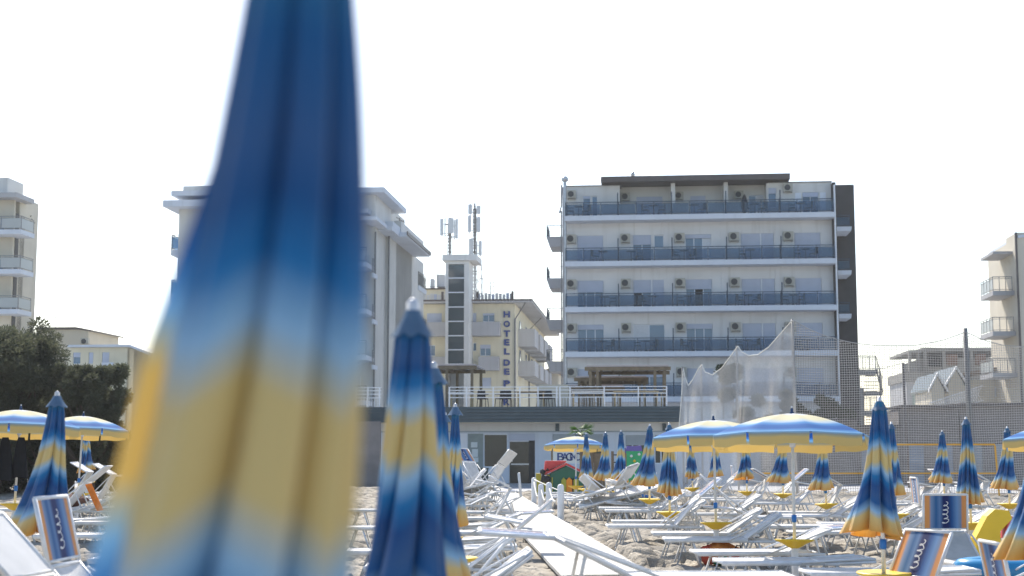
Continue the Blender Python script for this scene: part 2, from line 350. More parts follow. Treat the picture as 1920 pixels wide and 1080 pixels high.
# ================================================================ BUILDINGS
def wall_open(mb, x0, x1, z0, z1, y, th, ops):
    """front wall (facing -y) at y..y+th with rectangular openings"""
    x = x0
    for (a, b, c, d) in sorted(ops):
        if a > x: mb.box(x, a, y, y+th, z0, z1)
        if d < z1: mb.box(a, b, y, y+th, d, z1)
        if c > z0: mb.box(a, b, y, y+th, z0, c)
        x = b
    if x < x1: mb.box(x, x1, y, y+th, z0, z1)
def window(root, x0, x1, z0, z1, y, shut=0., panes=2, opened=-1, curtain=-1, smat='shutter', gm='glass'):
    f = MB(); t = .06; yy = y+.10
    f.box(x0, x1, yy, yy+.08, z1-t, z1); f.box(x0, x1, yy, yy+.08, z0, z0+t)
    zt = z1-t; n = panes; wd = (x1-x0)/n
    for i in range(n+1):
        xx = x0+i*wd; f.box(max(x0, xx-t/2), min(x1, xx+t/2), yy+.001, yy+.078, z0+t, zt)
    fr = f.build('window', M['frame'], root)
    for i in range(n):
        a, b = x0+i*wd+t/2, x0+(i+1)*wd-t/2
        m = M['darkroom'] if i == opened else (M['curtain'] if i == curtain else M[gm])
        MB().box(a, b, yy+.03, yy+.05, z0+t, zt).build('pane', m, fr)
    if shut > 0:
        zb = z1-(z1-z0)*shut; s = MB(); k = max(1, int((z1-zb)/.16)); h = (z1-zb)/k
        for i in range(k): s.box(x0+.02, x1-.02, y+.02+.006*(i % 2), y+.07, zb+i*h, zb+(i+1)*h-.012)
        s.box(x0+.02, x1-.02, y+.045, y+.062, zb, z1)
        s.build('roller_shutter', M[smat], fr)
    return fr
ac_me = MB().box(-.30, .30, -.32, 0, -.26, .26).box(-.27, -.22, -.3, -.02, -.34, -.26).box(.22, .27, -.3, -.02, -.34, -.26).mesh('air_conditioner', M['ac'])
fg = MB()
fg.lathe([(0, 0), (.20, 0), (.20, .02), (0, .02)], 20)
fg.v = [(x-.05, -.345+z, y) for x, y, z in fg.v]
fan_me = fg.mesh('fan_grille', M['acfan'])
hubm = MB(); hubm.lathe([(0, 0), (.07, 0), (.07, .02)], 12); hubm.v = [(x-.05, -.352+z*.3, y) for x, y, z in hubm.v]
hub_me = hubm.mesh('fan_hub', M['ac'])
def ac(root, x, y, z, rz=0, sc=None):
    a = inst('air_conditioner', ac_me, root, (x, y, z), (0, 0, rz), sc); inst('fan_grille', fan_me, a); return a
def railing(root, x0, x1, y, z0, h, n, style='glass', rmat='rail', gl='glassrail', axis=0, base=.08):
    """balcony railing along local x (axis 0) or y (axis 1): frame with posts and a panel between each two posts"""
    f = MB(); L = x1-x0; st = L/n
    def bx(a, b, c, d, e, g):
        if axis == 0: f.box(a, b, y+c, y+d, e, g)
        else: f.box(y+c, y+d, a, b, e, g)
    bx(x0, x1, -.03, .03, z0+h-.05, z0+h)
    bx(x0, x1, -.022, .022, z0+h-.17, z0+h-.14); bx(x0, x1, -.022, .022, z0+base, z0+base+.035)
    o = f.build('railing', M[rmat], root)
    pm = MB(); f = pm
    if axis == 0: pm.box(-.022, .022, -.02, .02, z0, z0+h-.05)
    else: pm.box(-.02, .02, -.022, .022, z0, z0+h-.05)
    pme = pm.mesh('post', M[rmat])
    for i in range(n+1):
        t = x0+.025+i*(L-.05)/n
        inst('post', pme, o, (t, y, 0) if axis == 0 else (y, t, 0))
    if style == 'glass':
        g = MB(); f = g; w2 = st/2-.05
        if axis == 0: g.box(-w2, w2, -.006, .006, z0+base+.05, z0+h-.18)
        else: g.box(-.006, .006, -w2, w2, z0+base+.05, z0+h-.18)
        gme = g.mesh('glass_panel', M[gl])
        for i in range(n):
            t = x0+(i+.5)*st; inst('glass_panel', gme, o, (t, y, 0) if axis == 0 else (y, t, 0))
    elif style == 'bars':
        g = MB(); k = int(L/.12)
        for i in range(k):
            t = x0+(i+.5)*L/k
            if axis == 0: g.box(t-.008, t+.008, y-.008, y+.008, z0+base+.03, z0+h-.15)
            else: g.box(y-.008, y+.008, t-.008, t+.008, z0+base+.03, z0+h-.15)
        b = g.build('balusters', M[rmat], o); b['kind'] = 'stuff'
    return o

# ---------------------------------------------------------------- the white hotel in the middle
B0 = 95.0; a0 = fa(1060, B0, 600)
H = bempty('hotel_building', a0, B0, 'long white five storey hotel with glass fronted balconies and a charcoal side wing', 'hotel')
HW = fa(1570, B0, 600)-a0
def hz(py): return fz(py, a0, B0)
def hx(px_, py=600, y=0): return fa(px_, B0+y, py)-a0
zs = [hz(749), hz(664.5), hz(580.5), hz(495), hz(409.5)]
YW = 1.35
zroof = hz(344)
wall = MB(); WIN = []
bays = [0, hx(1160), hx(1262), hx(1365), hx(1468), HW]
wpx = [(1083, 1132), (1188, 1246), (1287, 1336), (1392, 1454), (1493, 1542)]
wx = [(hx(a, 600, YW), hx(b, 600, YW)) for a, b in wpx]
SH = .17
def floor_windows(k):
    z0 = zs[k]+SH+.02; zt = zs[k]+2.1; ops = []
    for i, (a, b) in enumerate(wx): ops.append((a, b, z0, zt))
    return z0, zt, ops
for k in range(4):
    z0, zt, ops = floor_windows(k)
    if k == 3: ops[1] = (wx[1][0], wx[1][0]+1.25, z0, zt); ops.append((wx[1][0]+1.45, wx[1][1]+.0, z0+1.0, zt))
    wall_open(wall, 0, HW, zs[k]+SH, zs[k+1]-SH, YW, .3, ops)
wall.box(0, HW, YW, YW+.3, .04, zs[0]-SH)
wall.box(0, HW, YW+.9, 13, .04, zroof-2.5)
wall.box(0, .25, YW+.3, YW+.9, .04, zroof-2.4); wall.box(HW-.25, HW, YW+.3, YW+.9, .04, zroof-2.4)
# thin pilaster joints between the rooms
for k in range(4):
    for bx_ in bays[1:-1]: wall.box(bx_-.32, bx_+.18, YW-.04, YW, zs[k]+SH, zs[k+1]-SH-.002)
wall.build('wall', M['plaster_warm'], H)
# darker thin reveal lines
for k in range(5):
    s = MB(); s.box(-.02, HW+.02, 0, YW if k < 4 else 3.6, zs[k]-SH, zs[k]+SH); s.build('balcony_slab', M['slab'], H)
for k in range(4):
    z0, zt, ops = floor_windows(k)
    for i, (a, b) in enumerate(wx):
        sv = {0: [.9, .3, .9, 1, 1], 1: [.18, 0, .18, 1, 1], 2: [.42, 1, .35, 1, 1], 3: [1, .35, .15, 1, 1]}[k][i]
        if k == 3 and i == 1:
            window(H, a, a+1.25, z0, zt, YW, .35, 2); window(H, a+1.45, b, z0+1.0, zt, YW, 0, 1); continue
        if i in (1, 3) and sv == 1:
            m_ = a+(b-a)*.6
            window(H, a, m_-.04, z0, zt, YW, 1 if not (k == 2 and i == 1) else .45, 2, opened=0 if (k == 2 and i == 1) else -1)
            MB().box(m_-.04, m_+.04, YW+.02, YW+.18, z0, zt).build('window_mullion', M['frame'], H)
            window(H, m_+.04, b, z0, zt, YW, 1, 1)
        else:
            window(H, a, b, z0, zt, YW, sv, 3 if i in (0, 2) else 2, opened=1 if (k == 2 and i == 2) else -1, curtain=0 if (k, i) == (1, 1) else (2 if (k, i) == (3, 2) else -1))
acx = [(1072, 0), (1174, 1), (1276, 2), (1379, 3), (1481, 4)]
for k in range(4):
    for p, i in acx: ac(H, hx(p, 600, YW), YW-.02, zs[k]+1.88, 0, (1.1, 1, 1.1))
npan = 15
for k in range(5):
    railing(H, .03, HW-.03, .07, zs[k]+SH, .92, npan)
    for j, bx_ in enumerate(bays[1:-1]):
        MB().box(bx_-.03, bx_+.03, .12, 1.0, zs[k]+SH, zs[k]+SH+1.05).box(bx_-.035, bx_+.035, .10, .17, zs[k]+SH, zs[k]+SH+1.55).build('privacy_screen', M['rail'], H)
# top storey
z4 = zs[4]+SH; top = MB()
xl, xr = hx(1162, 350, 1.3), hx(1437, 350, 1.3)
opsL = [(hx(1093, 380, 1.3), hx(1107, 380, 1.3), z4, zs[4]+1.75), (hx(1110, 380, 1.3), hx(1120, 380, 1.3), z4, zs[4]+1.75)]
wall_open(top, 0, xl, z4, zroof, YW, .25, opsL)
opsR = [(hx(1441, 380, 1.3), hx(1456, 380, 1.3), zs[4]+.75, zs[4]+2.1), (hx(1505, 380, 1.3), hx(1535, 380, 1.3), z4, zs[4]+1.75)]
zroofR = hz(342)
wall_open(top, xr, HW, z4, zroof, YW, .25, opsR)
YR = 2.6
tw = [(1193, 1242), (1294, 1323), (1404, 1431)]
twx = [(hx(a, 370, YR), hx(b, 370, YR)) for a, b in tw]
wall_open(top, xl, xr, z4, zroof+.15, YR, .25, [(a, b, z4, zs[4]+1.85) for a, b in twx])
for p in (1262, 1361): top.box(hx(p-4, 350, 1.3), hx(p+4, 350, 1.3), YW, YR, z4, zroof+.15)
top.box(xl-.2, xl, YW+.25, YR+.25, z4, zroof); top.box(xr, xr+.2, YW+.25, YR+.25, z4, zroof)
top.box(0, HW, YR+.6, 13, zroof-2.6, zroof)
top.box(0, .2, YW+.25, YR+.6, z4, zroof); top.box(HW-.2, HW, YW+.25, YR+.6, z4, zroof)
top.box(0, xl, YW, YR+.6, zroof, zroof+.03)
top.box(xr, HW, YW, YR+.6, zroof, zroof+.03)
top.build('top_storey_wall', M['plaster_white'], H)
window(H, *opsL[0], YW, .12, 1); window(H, *opsL[1], YW, 0, 1)
window(H, *opsR[0], YW, .3, 1); window(H, *opsR[1], YW, .2, 2)
for i, (a, b) in enumerate(twx): window(H, a, b, z4, zs[4]+1.85, YR, [1, 1, 0][i], 2 if i != 1 else 1, curtain=1 if i == 2 else -1)
MB().box(hx(1491, 380, 1.3), hx(1502, 380, 1.3), YW-.05, YW-.005, zs[4]+.5, zs[4]+1.72).build('open_shutter', M['frame'], H)
MB().box(hx(1538, 380, 1.3), hx(1549, 380, 1.3), YW-.05, YW-.005, zs[4]+.5, zs[4]+1.72).build('open_shutter', M['frame'], H)
for p, yy in ((1072, YW), (1173, YR), (1273, YR), (1385, YR), (1477, YW)): ac(H, hx(p, 355, yy), yy-.02, zs[4]+(1.85 if p != 1477 else 2.05))
rf = MB(); rf.box(hx(1126, 330), hx(1483, 330), .55, 7, zroof+.16, hz(329.5)); rf.build('roof', M['roofdark'], H)
MB().box(-.05, xl+.1, YW-.08, YR+.7, zroof+.03, zroof+.09).build('coping', M['greyrail'], H)
MB().box(xr+.1, HW+.05, YW-.08, YR+.7, zroof+.03, zroof+.09).build('coping', M['greyrail'], H)
# chimney caps
c = MB(); xx = hx(1186, 325); c.tube([(xx, 2, hz(328)), (xx, 2, hz(322))], .05); c.lathe([(0, 0), (.13, .02), (.15, .15), (.08, .25), (.12, .3), (0, .38)], 10, (xx, 2, hz(322.5))); c.build('roof_vent', M['pipe'], H)
c = MB(); xx = hx(1059, 335)-.02; c.tube([(xx, .4, zs[0]-1), (xx, .4, hz(338))], .11, 10); c.lathe([(0, 0), (.2, 0), (.24, .1), (.24, .22), (.12, .34), (0, .36)], 10, (xx, .4, hz(338))); c.build('flue_pipe', M['pipe'], H)
c = MB(); xx = hx(1052, 500); c.tube([(xx, .5, zs[0]-1), (xx, .5, zs[4]+.6), (xx-.14, .5, zs[4]+.45), (xx, .5, zs[4]+.9), (xx+.03, .5, zroof)], .05, 8); c.build('downpipe', M['greyrail'], H)
c = MB(); xx = HW+.10; c.tube([(xx, .6, zs[0]-1), (xx, .6, zroof-.3)], .06, 8); c.build('downpipe', M['whiterail'], H)
c = MB(); c.box(HW-.02, HW+.22, .75, 1.5, .04, zroof-.1); c.build('corner_pier', M['charcoal'], H)
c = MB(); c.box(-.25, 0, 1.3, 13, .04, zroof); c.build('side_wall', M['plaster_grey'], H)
# charcoal wing at the right
c = MB(); wy = 5.0; c.box(HW+.1, hx(1601, 350, wy), wy, wy+8, .04, fz(347, a0+HW, B0+wy)); c.build('side_wing', M['charcoal'], H)
for py in (425, 507, 588.5):
    zt = fz(py, a0+HW, B0+2.5)
    MB().prism([(HW+.2, zt-.30), (hx(1596, py, 2.5), zt-.30), (hx(1597, py, 2.5), zt), (HW+.2, zt)], 2.5, 5.0).build('side_balcony', M['slab'], H)
    railing(H, HW+.25, hx(1594, py, 2.5), 2.55, zt, .80, 1)
# balconies on the left flank
for j, py in enumerate((443, 521, 599, 677)):
    bb = 8.0; zt = fz(py, a0, B0+bb); xL = hx(1024, py, bb)
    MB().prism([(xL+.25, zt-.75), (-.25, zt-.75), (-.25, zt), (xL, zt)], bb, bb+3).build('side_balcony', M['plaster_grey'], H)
    railing(H, xL+.02, -.3, bb+.05, zt, .85, 1, 'bars'); railing(H, bb+.1, bb+2.9, xL+.05, zt, .85, 2, 'bars', axis=1)

# small tables and chairs left out on the balconies
FN = ['lowest', 'second', 'third', 'fourth', 'top']; BN = ['leftmost', 'second', 'middle', 'fourth', 'rightmost']
tb = MB(); tb.lathe([(0, .70), (.34, .70), (.34, .73), (0, .73)], 12); tb.tube([(0, 0, .02), (0, 0, .70)], .03)
for k in range(3): tb.tube([(0, 0, .1), (.26*math.cos(k*2.1), .26*math.sin(k*2.1), 0)], .018, 5)
tb_me = tb.mesh('balcony_table', M['black'])
ch = MB(); ch.box(-.22, .22, -.22, .22, .40, .44)
for sx in (-1, 1):
    for sy in (-1, 1): ch.tube([(.2*sx, .2*sy, .40), (.23*sx, .24*sy, 0)], .018, 5)
ch.prism([(-.22, .44), (.22, .44), (.19, .86), (-.19, .86)], .20, .23)
ch.box(-.25, -.21, -.2, .22, .62, .65); ch.box(.21, .25, -.2, .22, .62, .65)
ch_me = ch.mesh('balcony_chair', M['black'])
rr = random.Random(5)
for k in range(5):
    for i in range(5):
        xc = (bays[i]+bays[i+1])/2; t = rr.uniform(-1.1, .9)
        lx, ly = xc+t, .62; wx_, wy_ = world(a0+lx, B0+ly)
        o = inst('balcony_table', tb_me, None, (wx_, wy_, zs[k]+SH), (0, 0, PHI))
        tag(o, f'small dark table at the {BN[i]} room of the {FN[k]} balcony row, white hotel', 'table', 'small tables on the hotel balconies')
        for s in (-1, 1):
            if rr.random() < .2: continue
            wx_, wy_ = world(a0+lx+s*.55, B0+ly+rr.uniform(-.1, .15))
            o = inst('balcony_chair', ch_me, None, (wx_, wy_, zs[k]+SH), (0, 0, PHI+s*-1.3+rr.uniform(-.3, .3)))
            tag(o, f'chair {"left" if s < 0 else "right"} of the table, {BN[i]} room, {FN[k]} balcony row, white hotel', 'chair', 'dark chairs on the hotel balconies')
# closed dark parasol standing on the top balcony
xq, yq = world(a0+hx(1396, 390, .6), B0+.6)
o = MB().lathe([(0, .1), (.10, .12), (.24, .5), (.22, .9), (.10, 1.25), (.05, 1.35), (0, 1.4)], 10).lathe([(0, 0), (.2, 0), (.2, .07), (.04, .09), (.03, .2)], 10).build('covered_heater', M['black'], None, True, (xq, yq, zs[4]+SH))
tag(o, 'tall dark covered shape standing behind the glass on the top balcony of the white hotel', 'patio heater')

# ---------------------------------------------------------------- fire stairs to the right of the hotel
bs = 103.0; as_ = fa(1606, bs, 700)
F = bempty('fire_stairs', as_, bs, 'open grey steel fire stairs with barred railings right of the charcoal hotel wing', 'fire escape')
def sx_(p, py=700, y=0): return fa(p, bs+y, py)-as_
zA, zB, zC = fz(691, as_, bs), fz(705, as_, bs), fz(772, as_, bs)
xr1, xr2 = sx_(1643), sx_(1659)
for zz in (zA-.1, zA-3.0, zA-5.9):
    MB().box(0, xr1, 0, 1.2, zz-.35, zz).build('landing', M['greyrail'], F)
    railing(F, 0, xr1, .03, zz, 1.0, 3, 'bars', 'greyrail')
    MB().box(xr1-.6, xr2, 1.2, 2.3, zz-1.75, zz-1.5).build('landing', M['greyrail'], F)
    railing(F, 1.2, 2.3, xr2-.03, zz-1.5, 1.0, 1, 'bars', 'greyrail', axis=1)
    tr = MB()
    for i in range(7): tr.box(sx_(1625), xr2-.25, .3+i*.25, .55+i*.25, zz-.2-i*.21, zz-.16-i*.21)
    tr.build('stair_treads', M['greyrail'], F)
    MB().tube([(xr1, 0, zz+1.0), (xr2, 1.2, zz-.5)], .03).tube([(xr1, 0, zz), (xr2, 1.2, zz-1.5)], .07).build('handrail', M['greyrail'], F)
    g = MB()
    for i in range(7):
        t = (i+.5)/7; x_, y_, z_ = xr1+(xr2-xr1)*t, 1.2*t, zz-1.5*t; g.tube([(x_, y_, z_), (x_, y_, z_+1)], .012, 4)
    tag(g.build('balusters', M['greyrail'], F), kind='stuff')
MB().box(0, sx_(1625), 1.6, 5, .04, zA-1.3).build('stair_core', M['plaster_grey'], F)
MB().tube([(sx_(1655), 1.2, .04), (sx_(1655), 1.2, zA)], .06).tube([(.2, .1, .04), (.2, .1, zA)], .06).build('column', M['greyrail'], F)

# ---------------------------------------------------------------- beach establishment: flat roofed bar with terrace on top
BB = 70.0; ab = fa(865, BB, 850)
K = bempty('beach_bar_building', ab, BB, 'low white beach bar with a dark slatted roof edge and a railed terrace above', 'beach bar')
def bx_(p, py=850, y=0): return fa(p, BB+y, py)-ab
def bz(py, p=1000, y=0): return fz(py, fa(p, BB+y, py), BB+y)
XL, XR = bx_(700), bx_(1282)
opn = dict(win=(bx_(907), bx_(951), bz(877), bz(813)), door=(bx_(954), bx_(1003), .08, bz(813)), pan=(bx_(877), bx_(906), bz(878), bz(813)), side=(bx_(862), bx_(875.5), bz(880), bz(813)),
           s1=(bx_(1036), bx_(1131), 1.1, bz(814)), s2=(bx_(1173), bx_(1212), 1.1, bz(816)), s3=(bx_(1228), bx_(1262), 1.1, bz(816)))
zfb, zft = bz(792, 1000, -1.5), bz(762, 1000, -1.5)
wb = MB(); wall_open(wb, XL, XR, .04, bz(808.5), 0, .25, list(opn.values()))
wb.box(XL, XR, 1.2, 9, .04, zfb); wb.build('wall', M['plaster_blue'], K)
MB().box(XL, XR, -.12, .25, bz(808), zfb-.02).build('lintel_beam', M['plaster_white'], K)
MB().box(XL, XR, -.03, -.004, bz(810.5), bz(808.3)).build('ledge', M['shutter_grey'], K)
for p in (1045, 1245): MB().box(bx_(p-3, 800), bx_(p+4, 800), -.2, -.12, bz(808), bz(793)).build('beam_bracket', M['roofslate'], K)
# slatted roof edge: each board a part
nb = 5; hh = (zft-zfb)/nb
for i in range(nb): MB().box(bx_(640, 780, -1.5) if i < 4 else XL, bx_(1278, 780, -1.5), -1.5-.03*(i % 2), -1.44, zfb+i*hh+.02, zfb+(i+1)*hh-.012).build('fascia_board', M['roofslate'], K)
MB().box(bx_(640, 780, -1.5), bx_(1278, 780, -1.5), -1.44, 9, zfb+.01, zft-.02).build('roof', M['roofslate'], K)
MB().box(XL, XR, -1.4, -.1, zfb-.03, zfb+.005).build('soffit', M['plaster_beige'], K)
window(K, *opn['win'], 0, 0, 1, gm='glassdark')
d = window(K, opn['door'][0], opn['door'][1], .08, bz(826), 0, 0, 1, gm='glassdark'); d.name = 'door'
MB().box(opn['door'][0]+.1, opn['door'][1]-.1, .08, .12, 1.05, 1.12).build('push_bar', M['pipe'], d)
MB().box(opn['door'][0]+.14, opn['door'][0]+.18, .02, .07, 1.2, 1.75).build('handle', M['pipe'], d)
MB().box(opn['door'][1]-.3, opn['door'][1], .04, .06, .1, bz(826)).build('door_frame', M['black'], d)
s = MB()
for i in range(4): s.box(opn['door'][0], opn['door'][1], -.05+.01*(i % 2), .2, bz(826)+i*.085, bz(826)+i*.085+.08)
s.build('shutter_box', M['shutter'], K)
MB().box(opn['pan'][0], opn['pan'][1], .02, .1, opn['pan'][2], opn['pan'][3]).build('notice_panel', mat('sage_panel', (.24, .29, .29), .6), K)
for y0_, y1_, p0, p1 in ((839, 829, 883, 895), (857, 842, 885, 896), (867, 858, 885, 897)):
    MB().box(bx_(p0), bx_(p1), .004, .018, bz(y0_), bz(y1_)).build('paper_notice', M['sign'], K)
MB().box(*opn['side'][:2], .03, .1, *opn['side'][2:]).build('side_door_leaf', M['frame'], K)
for key, fr_ in (('s1', 1), ('s2', 1), ('s3', 1)):
    a, b, c_, d_ = opn[key]; window(K, a, b, c_, d_, 0, .35, 3, smat='shutter_grey', gm='glassdark')
MB().box(bx_(860), bx_(1035), -1.0, 0, .04, .16).build('door_step', M['paving'], K)
MB().box(bx_(860), bx_(1035), -2.4, -1.0, .03, .09).build('door_step', M['paving'], K)
# terrace railing
def terr_rail(pa, pb, posts, bars):
    f = MB(); xa, xb = bx_(pa, 740, -1.3), bx_(pb, 740, -1.3)
    for py in (725.5, 731.5, 738, 745): f.box(xa, xb, -1.33, -1.29, bz(py, 1000, -1.3)-.02, bz(py, 1000, -1.3)+.02)
    o = f.build('terrace_railing', M['whiterail'], K)
    pme = MB().box(-.03, .03, -.03, .03, 0, bz(725, 1000, -1.3)-zft+.02).mesh('post', M['whiterail'])
    for p in posts: inst('post', pme, o, (bx_(p, 740, -1.3), -1.38, zft-.02))
    if bars:
        g = MB(); n = int((xb-xa)/.13)
        for i in range(n): t = xa+(i+.5)*(xb-xa)/n; g.box(t-.009, t+.009, -1.32, -1.30, zft-.02, bz(745, 1000, -1.3))
        tag(g.build('balusters', M['whiterail'], o), kind='stuff')
terr_rail(842, 1047, (843, 875, 925, 975, 1009, 1044), False)
terr_rail(1049, 1251, (1050, 1069, 1133, 1197, 1250), True)
terr_rail(660, 715, (668, 690, 712), True)

def pergola(p0, p1, py_top, py_bot, b, postsx, label, depth=4.0, col='pergroof'):
    aa = fa(p0, b, py_bot); ttop = fz(py_top, aa, b+depth); tbot = fz(py_bot, aa, b)
    o = bempty('pergola', aa, b, label, 'pergola', z=0); Lx = fa(p1, b, py_bot)-aa
    MB().box(0, Lx, 0, depth, tbot+.06, tbot+.14).build('canopy', M[col], o)
    for y_ in (0.0, depth): MB().box(-.1, Lx+.1, y_-.05, y_+.05, tbot-.14, tbot+.05).build('beam', M['wood'], o)
    for i in range(int(Lx/.6)+1):
        x_ = min(Lx-.03, i*.6); MB().box(x_, x_+.06, .06, depth-.06, tbot-.06, tbot+.055).build('rafter', M['wood'], o)
    for q in postsx:
        x_ = fa(q, b, py_bot)-aa
        for y_ in (.0, depth): MB().box(x_-.07, x_+.07, y_-.07, y_+.07, zft, tbot-.14).build('post', M['wood'], o)
    return o
pergola(1100, 1254, 676, 690, 71.0, (1107, 1120, 1228, 1246), 'nearest wooden pergola with pale canvas roof on the bar terrace')
pergola(1080, 1212, 699, 710, 75.5, (1086, 1098, 1198, 1208), 'middle wooden pergola with dark beams on the bar terrace')
pergola(1046, 1168, 716, 726, 80.0, (1055, 1068, 1150, 1160), 'farthest low pergola on the bar terrace near the hotel downpipe')
pergola(765, 890, 672, 688, 73.0, (790, 838, 885), 'dark timber pergola with brown underside in front of the stair tower')
# terrace tables
def long_table(px_, b, w_, label, m_):
    aa = fa(px_, b, 750); o = bempty('terrace_table', aa, b, label, 'table', 'tables set out on the bar terrace', z=zft-.02)
    MB().box(0, w_, 0, .8, .72, .77).build('tabletop', M[m_], o)
    for x_ in (.08, w_-.08):
        for y_ in (.08, .72): MB().box(x_-.03, x_+.03, y_-.03, y_+.03, 0, .72).build('leg', M['woodlight'], o)
long_table(1150, 69.2, 2.2, 'long tan wooden table behind the terrace railing, right of the middle post', 'woodlight')
long_table(1072, 69.4, 1.6, 'white topped table behind the terrace railing below the farthest pergola', 'white')
long_table(1110, 70.6, 1.4, 'white topped table set back between the pergola posts', 'white')
long_table(1205, 70.4, 1.0, 'short tan table near the right end of the terrace railing', 'woodlight')
long_table(840, 70.0, 1.2, 'white topped table under the dark pergola by the stair tower', 'white')
long_table(968, 69.2, 1.4, 'table standing alone behind the bare part of the terrace railing', 'wood')
for i, (p, lb) in enumerate(((905, 'dark chair left on the terrace beside the sloping lounger frame'), (940, 'dark chair in front of the vertical letters on the terrace'), (950, 'dark chair left of the lone terrace table'), (1018, 'dark chair right of the lone terrace table'), (1030, 'dark chair by the terrace corner near the small beige wall'))):
    x_, y_ = world(fa(p, 69.4, 750), 69.4); o = inst('terrace_chair', ch_me, None, (x_, y_, zft-.02), (0, 0, PHI+rr.uniform(-1, 1))); tag(o, lb, 'chair', 'chairs on the bar terrace')

# ---------------------------------------------------------------- cream hotel with vertical letters
BD = 124.0; ad = fa(965, BD, 640)
D = bempty('lettered_hotel_building', ad, BD, 'cream hotel with navy vertical letters, glazed stair tower and grey balconies', 'hotel')
def dx(p, py=640, y=0): return fa(p, BD+y, py)-ad
def dz(py, y=0, x=0): return fz(py, ad+x, BD+y)
ze = dz(569)
xl0 = dx(770)
ops = []
W_ = [(800, 828, 603, 586, 1, 1), (878.5, 893, 603, 586, 1, 1), (905, 927, 603, 587, .25, 2), (799, 816, 667, 646, 0, 2), (887, 893, 658, 642, 0, 1), (900, 920, 667, 646, .35, 2), (899, 921, 728, 708, 1, 1), (800, 825, 728, 708, 1, 1)]
for (p0, p1, yb, yt, s_, n_) in W_: ops.append((dx(p0), dx(p1), dz(yb), dz(yt)))
wl = MB()
# wall split in three storeys so the openings stay apart
cuts = [.04, dz(739), dz(690), dz(625), ze]
for q in range(4):
    sub = [o_ for o_ in ops if cuts[q] <= o_[2] < cuts[q+1]]
    wall_open(wl, xl0, 0, cuts[q], cuts[q+1], 0, .3, sub)
wl.box(xl0, -.3, 1.2, 36, .04, ze); wl.box(-.3, 0, .3, 36, .04, ze)
wl.build('wall', M['plaster_cream'], D)
for o_, w_ in zip(ops, W_): window(D, *o_, 0, w_[4], w_[5], gm='glass')
# eaves (hipped edge) with overhang
MB().box(xl0, 1.6, -.9, 37, ze+.02, ze+.16).build('eaves', M['plaster_grey'], D)
MB().box(xl0, 1.64, -.96, 37.05, ze+.16, ze+.30).build('roof_edge', M['roofdark'], D)
MB().prismz([(xl0, 0), (.4, 0), (.4, 35), (xl0, 35)], ze+.3, ze+.33).build('roof', M['tile'], D)
MB().tube([(.05, -.1, .04), (.05, -.1, ze-1.4), (1.0, -.6, ze)], .08, 8).build('downpipe', M['greyrail'], D)
MB().tube([(.1, 14, .04), (.1, 14, ze-1.2), (1.3, 14, ze)], .08, 8).build('downpipe', M['greyrail'], D)
# parapet balconies on the front
for (p0, p1, yt, yb) in ((768, 836, 603, 629), (879.5, 937, 603, 629), (897, 935, 668, 694), (768, 836, 668, 694)):
    o = MB(); o.box(dx(p0, 640, -1.1), dx(p1, 640, -1.1), -1.1, -.98, dz(yb, -1.1), dz(yt, -1.1)); o.box(dx(p0, 640, -1.1), dx(p1, 640, -1.1), -.98, 0, dz(yb, -1.1), dz(yb, -1.1)+.2)
    o.box(dx(p1, 640, -1.1)-.12, dx(p1, 640, -1.1), -.98, 0, dz(yb, -1.1)+.2, dz(yt, -1.1)); o.build('balcony', M['plaster_grey'], D)
# side balconies, boxes along the receding face
for zt_, zb_ in ((617, 650), (677, 705)):
    for i, (y0_, y1_) in enumerate(((3.5, 7.5), (10, 14), (16.5, 20.5), (23, 27))):
        z1_, z0_ = dz(zt_, 3.5), dz(zb_, 3.5)
        o = MB(); o.box(1.35, 1.5, y0_, y1_, z0_, z1_); o.box(0, 1.5, y0_-.14, y0_, z0_, z1_); o.box(0, 1.5, y1_, y1_+.14, z0_, z1_); o.box(0, 1.35, y0_, y1_, z0_, z0_+.2)
        o.build('side_balcony', M['plaster_grey'], D)
        MB().box(.01, .05, y0_+1, y0_+2.2, z0_+.2, z0_+2.4).build('side_window', M['glass'], D)
# stair tower
ty = -3.0; t0, t1 = dx(835, 560, ty), dx(879, 560, ty); tz = dz(488, ty)
tw_ = MB(); fx0, fx1 = dx(840.5, 560, ty), dx(870, 560, ty)
tw_.box(t0, fx0, ty, ty+.3, .04, tz); tw_.box(fx1, t1, ty, ty+.3, .04, tz); tw_.box(fx0, fx1, ty, ty+.3, dz(494, ty), tz)
tw_.box(t0, t0+.2, ty+.3, ty+3, .04, tz); tw_.box(t1-.2, t1, ty+.3, ty+3, .04, tz); tw_.box(t0+.2, t1-.2, 0-.6, 0-.5, .04, tz)
tw_.build('stair_tower', M['plaster_white'], D)
lines = [494, 520, 547, 574.5, 601.5, 628.5, 655, 682]
for i in range(len(lines)-1):
    z1_, z0_ = dz(lines[i], ty)-.04, dz(lines[i+1], ty)+.04
    g = MB().box(fx0, fx1, ty+.1, ty+.14, z0_, z1_).build('tower_pane', M['glasstower'], D)
    MB().box(fx0, fx1, ty-.02, ty+.12, z0_-.09, z0_).build('tower_transom', M['frame'], D)
    MB().box(fx0+.3, fx0+.36, ty+.4, ty+.5, z0_, z1_).build('tower_inner_post', M['frame'], g)
MB().prismz([(t0-.25, ty-.3), (t1+.7, ty-.3), (t1+.7, ty+3.6), (t0-.25, ty+3.6)], tz+.02, dz(476.5, ty)).build('tower_roof', M['plaster_white'], D)
lt = MB()
for z_ in np.arange(ze, tz, .8): lt.tube([(t1+.1, ty+3.2, z_), (t1+.75, ty+3.2, z_+.8)], .03, 4); lt.tube([(t1+.75, ty+3.2, z_), (t1+.1, ty+3.2, z_+.8)], .03, 4)
for x_ in (t1+.1, t1+.75): lt.tube([(x_, ty+3.2, ze), (x_, ty+3.2, tz)], .05, 4)
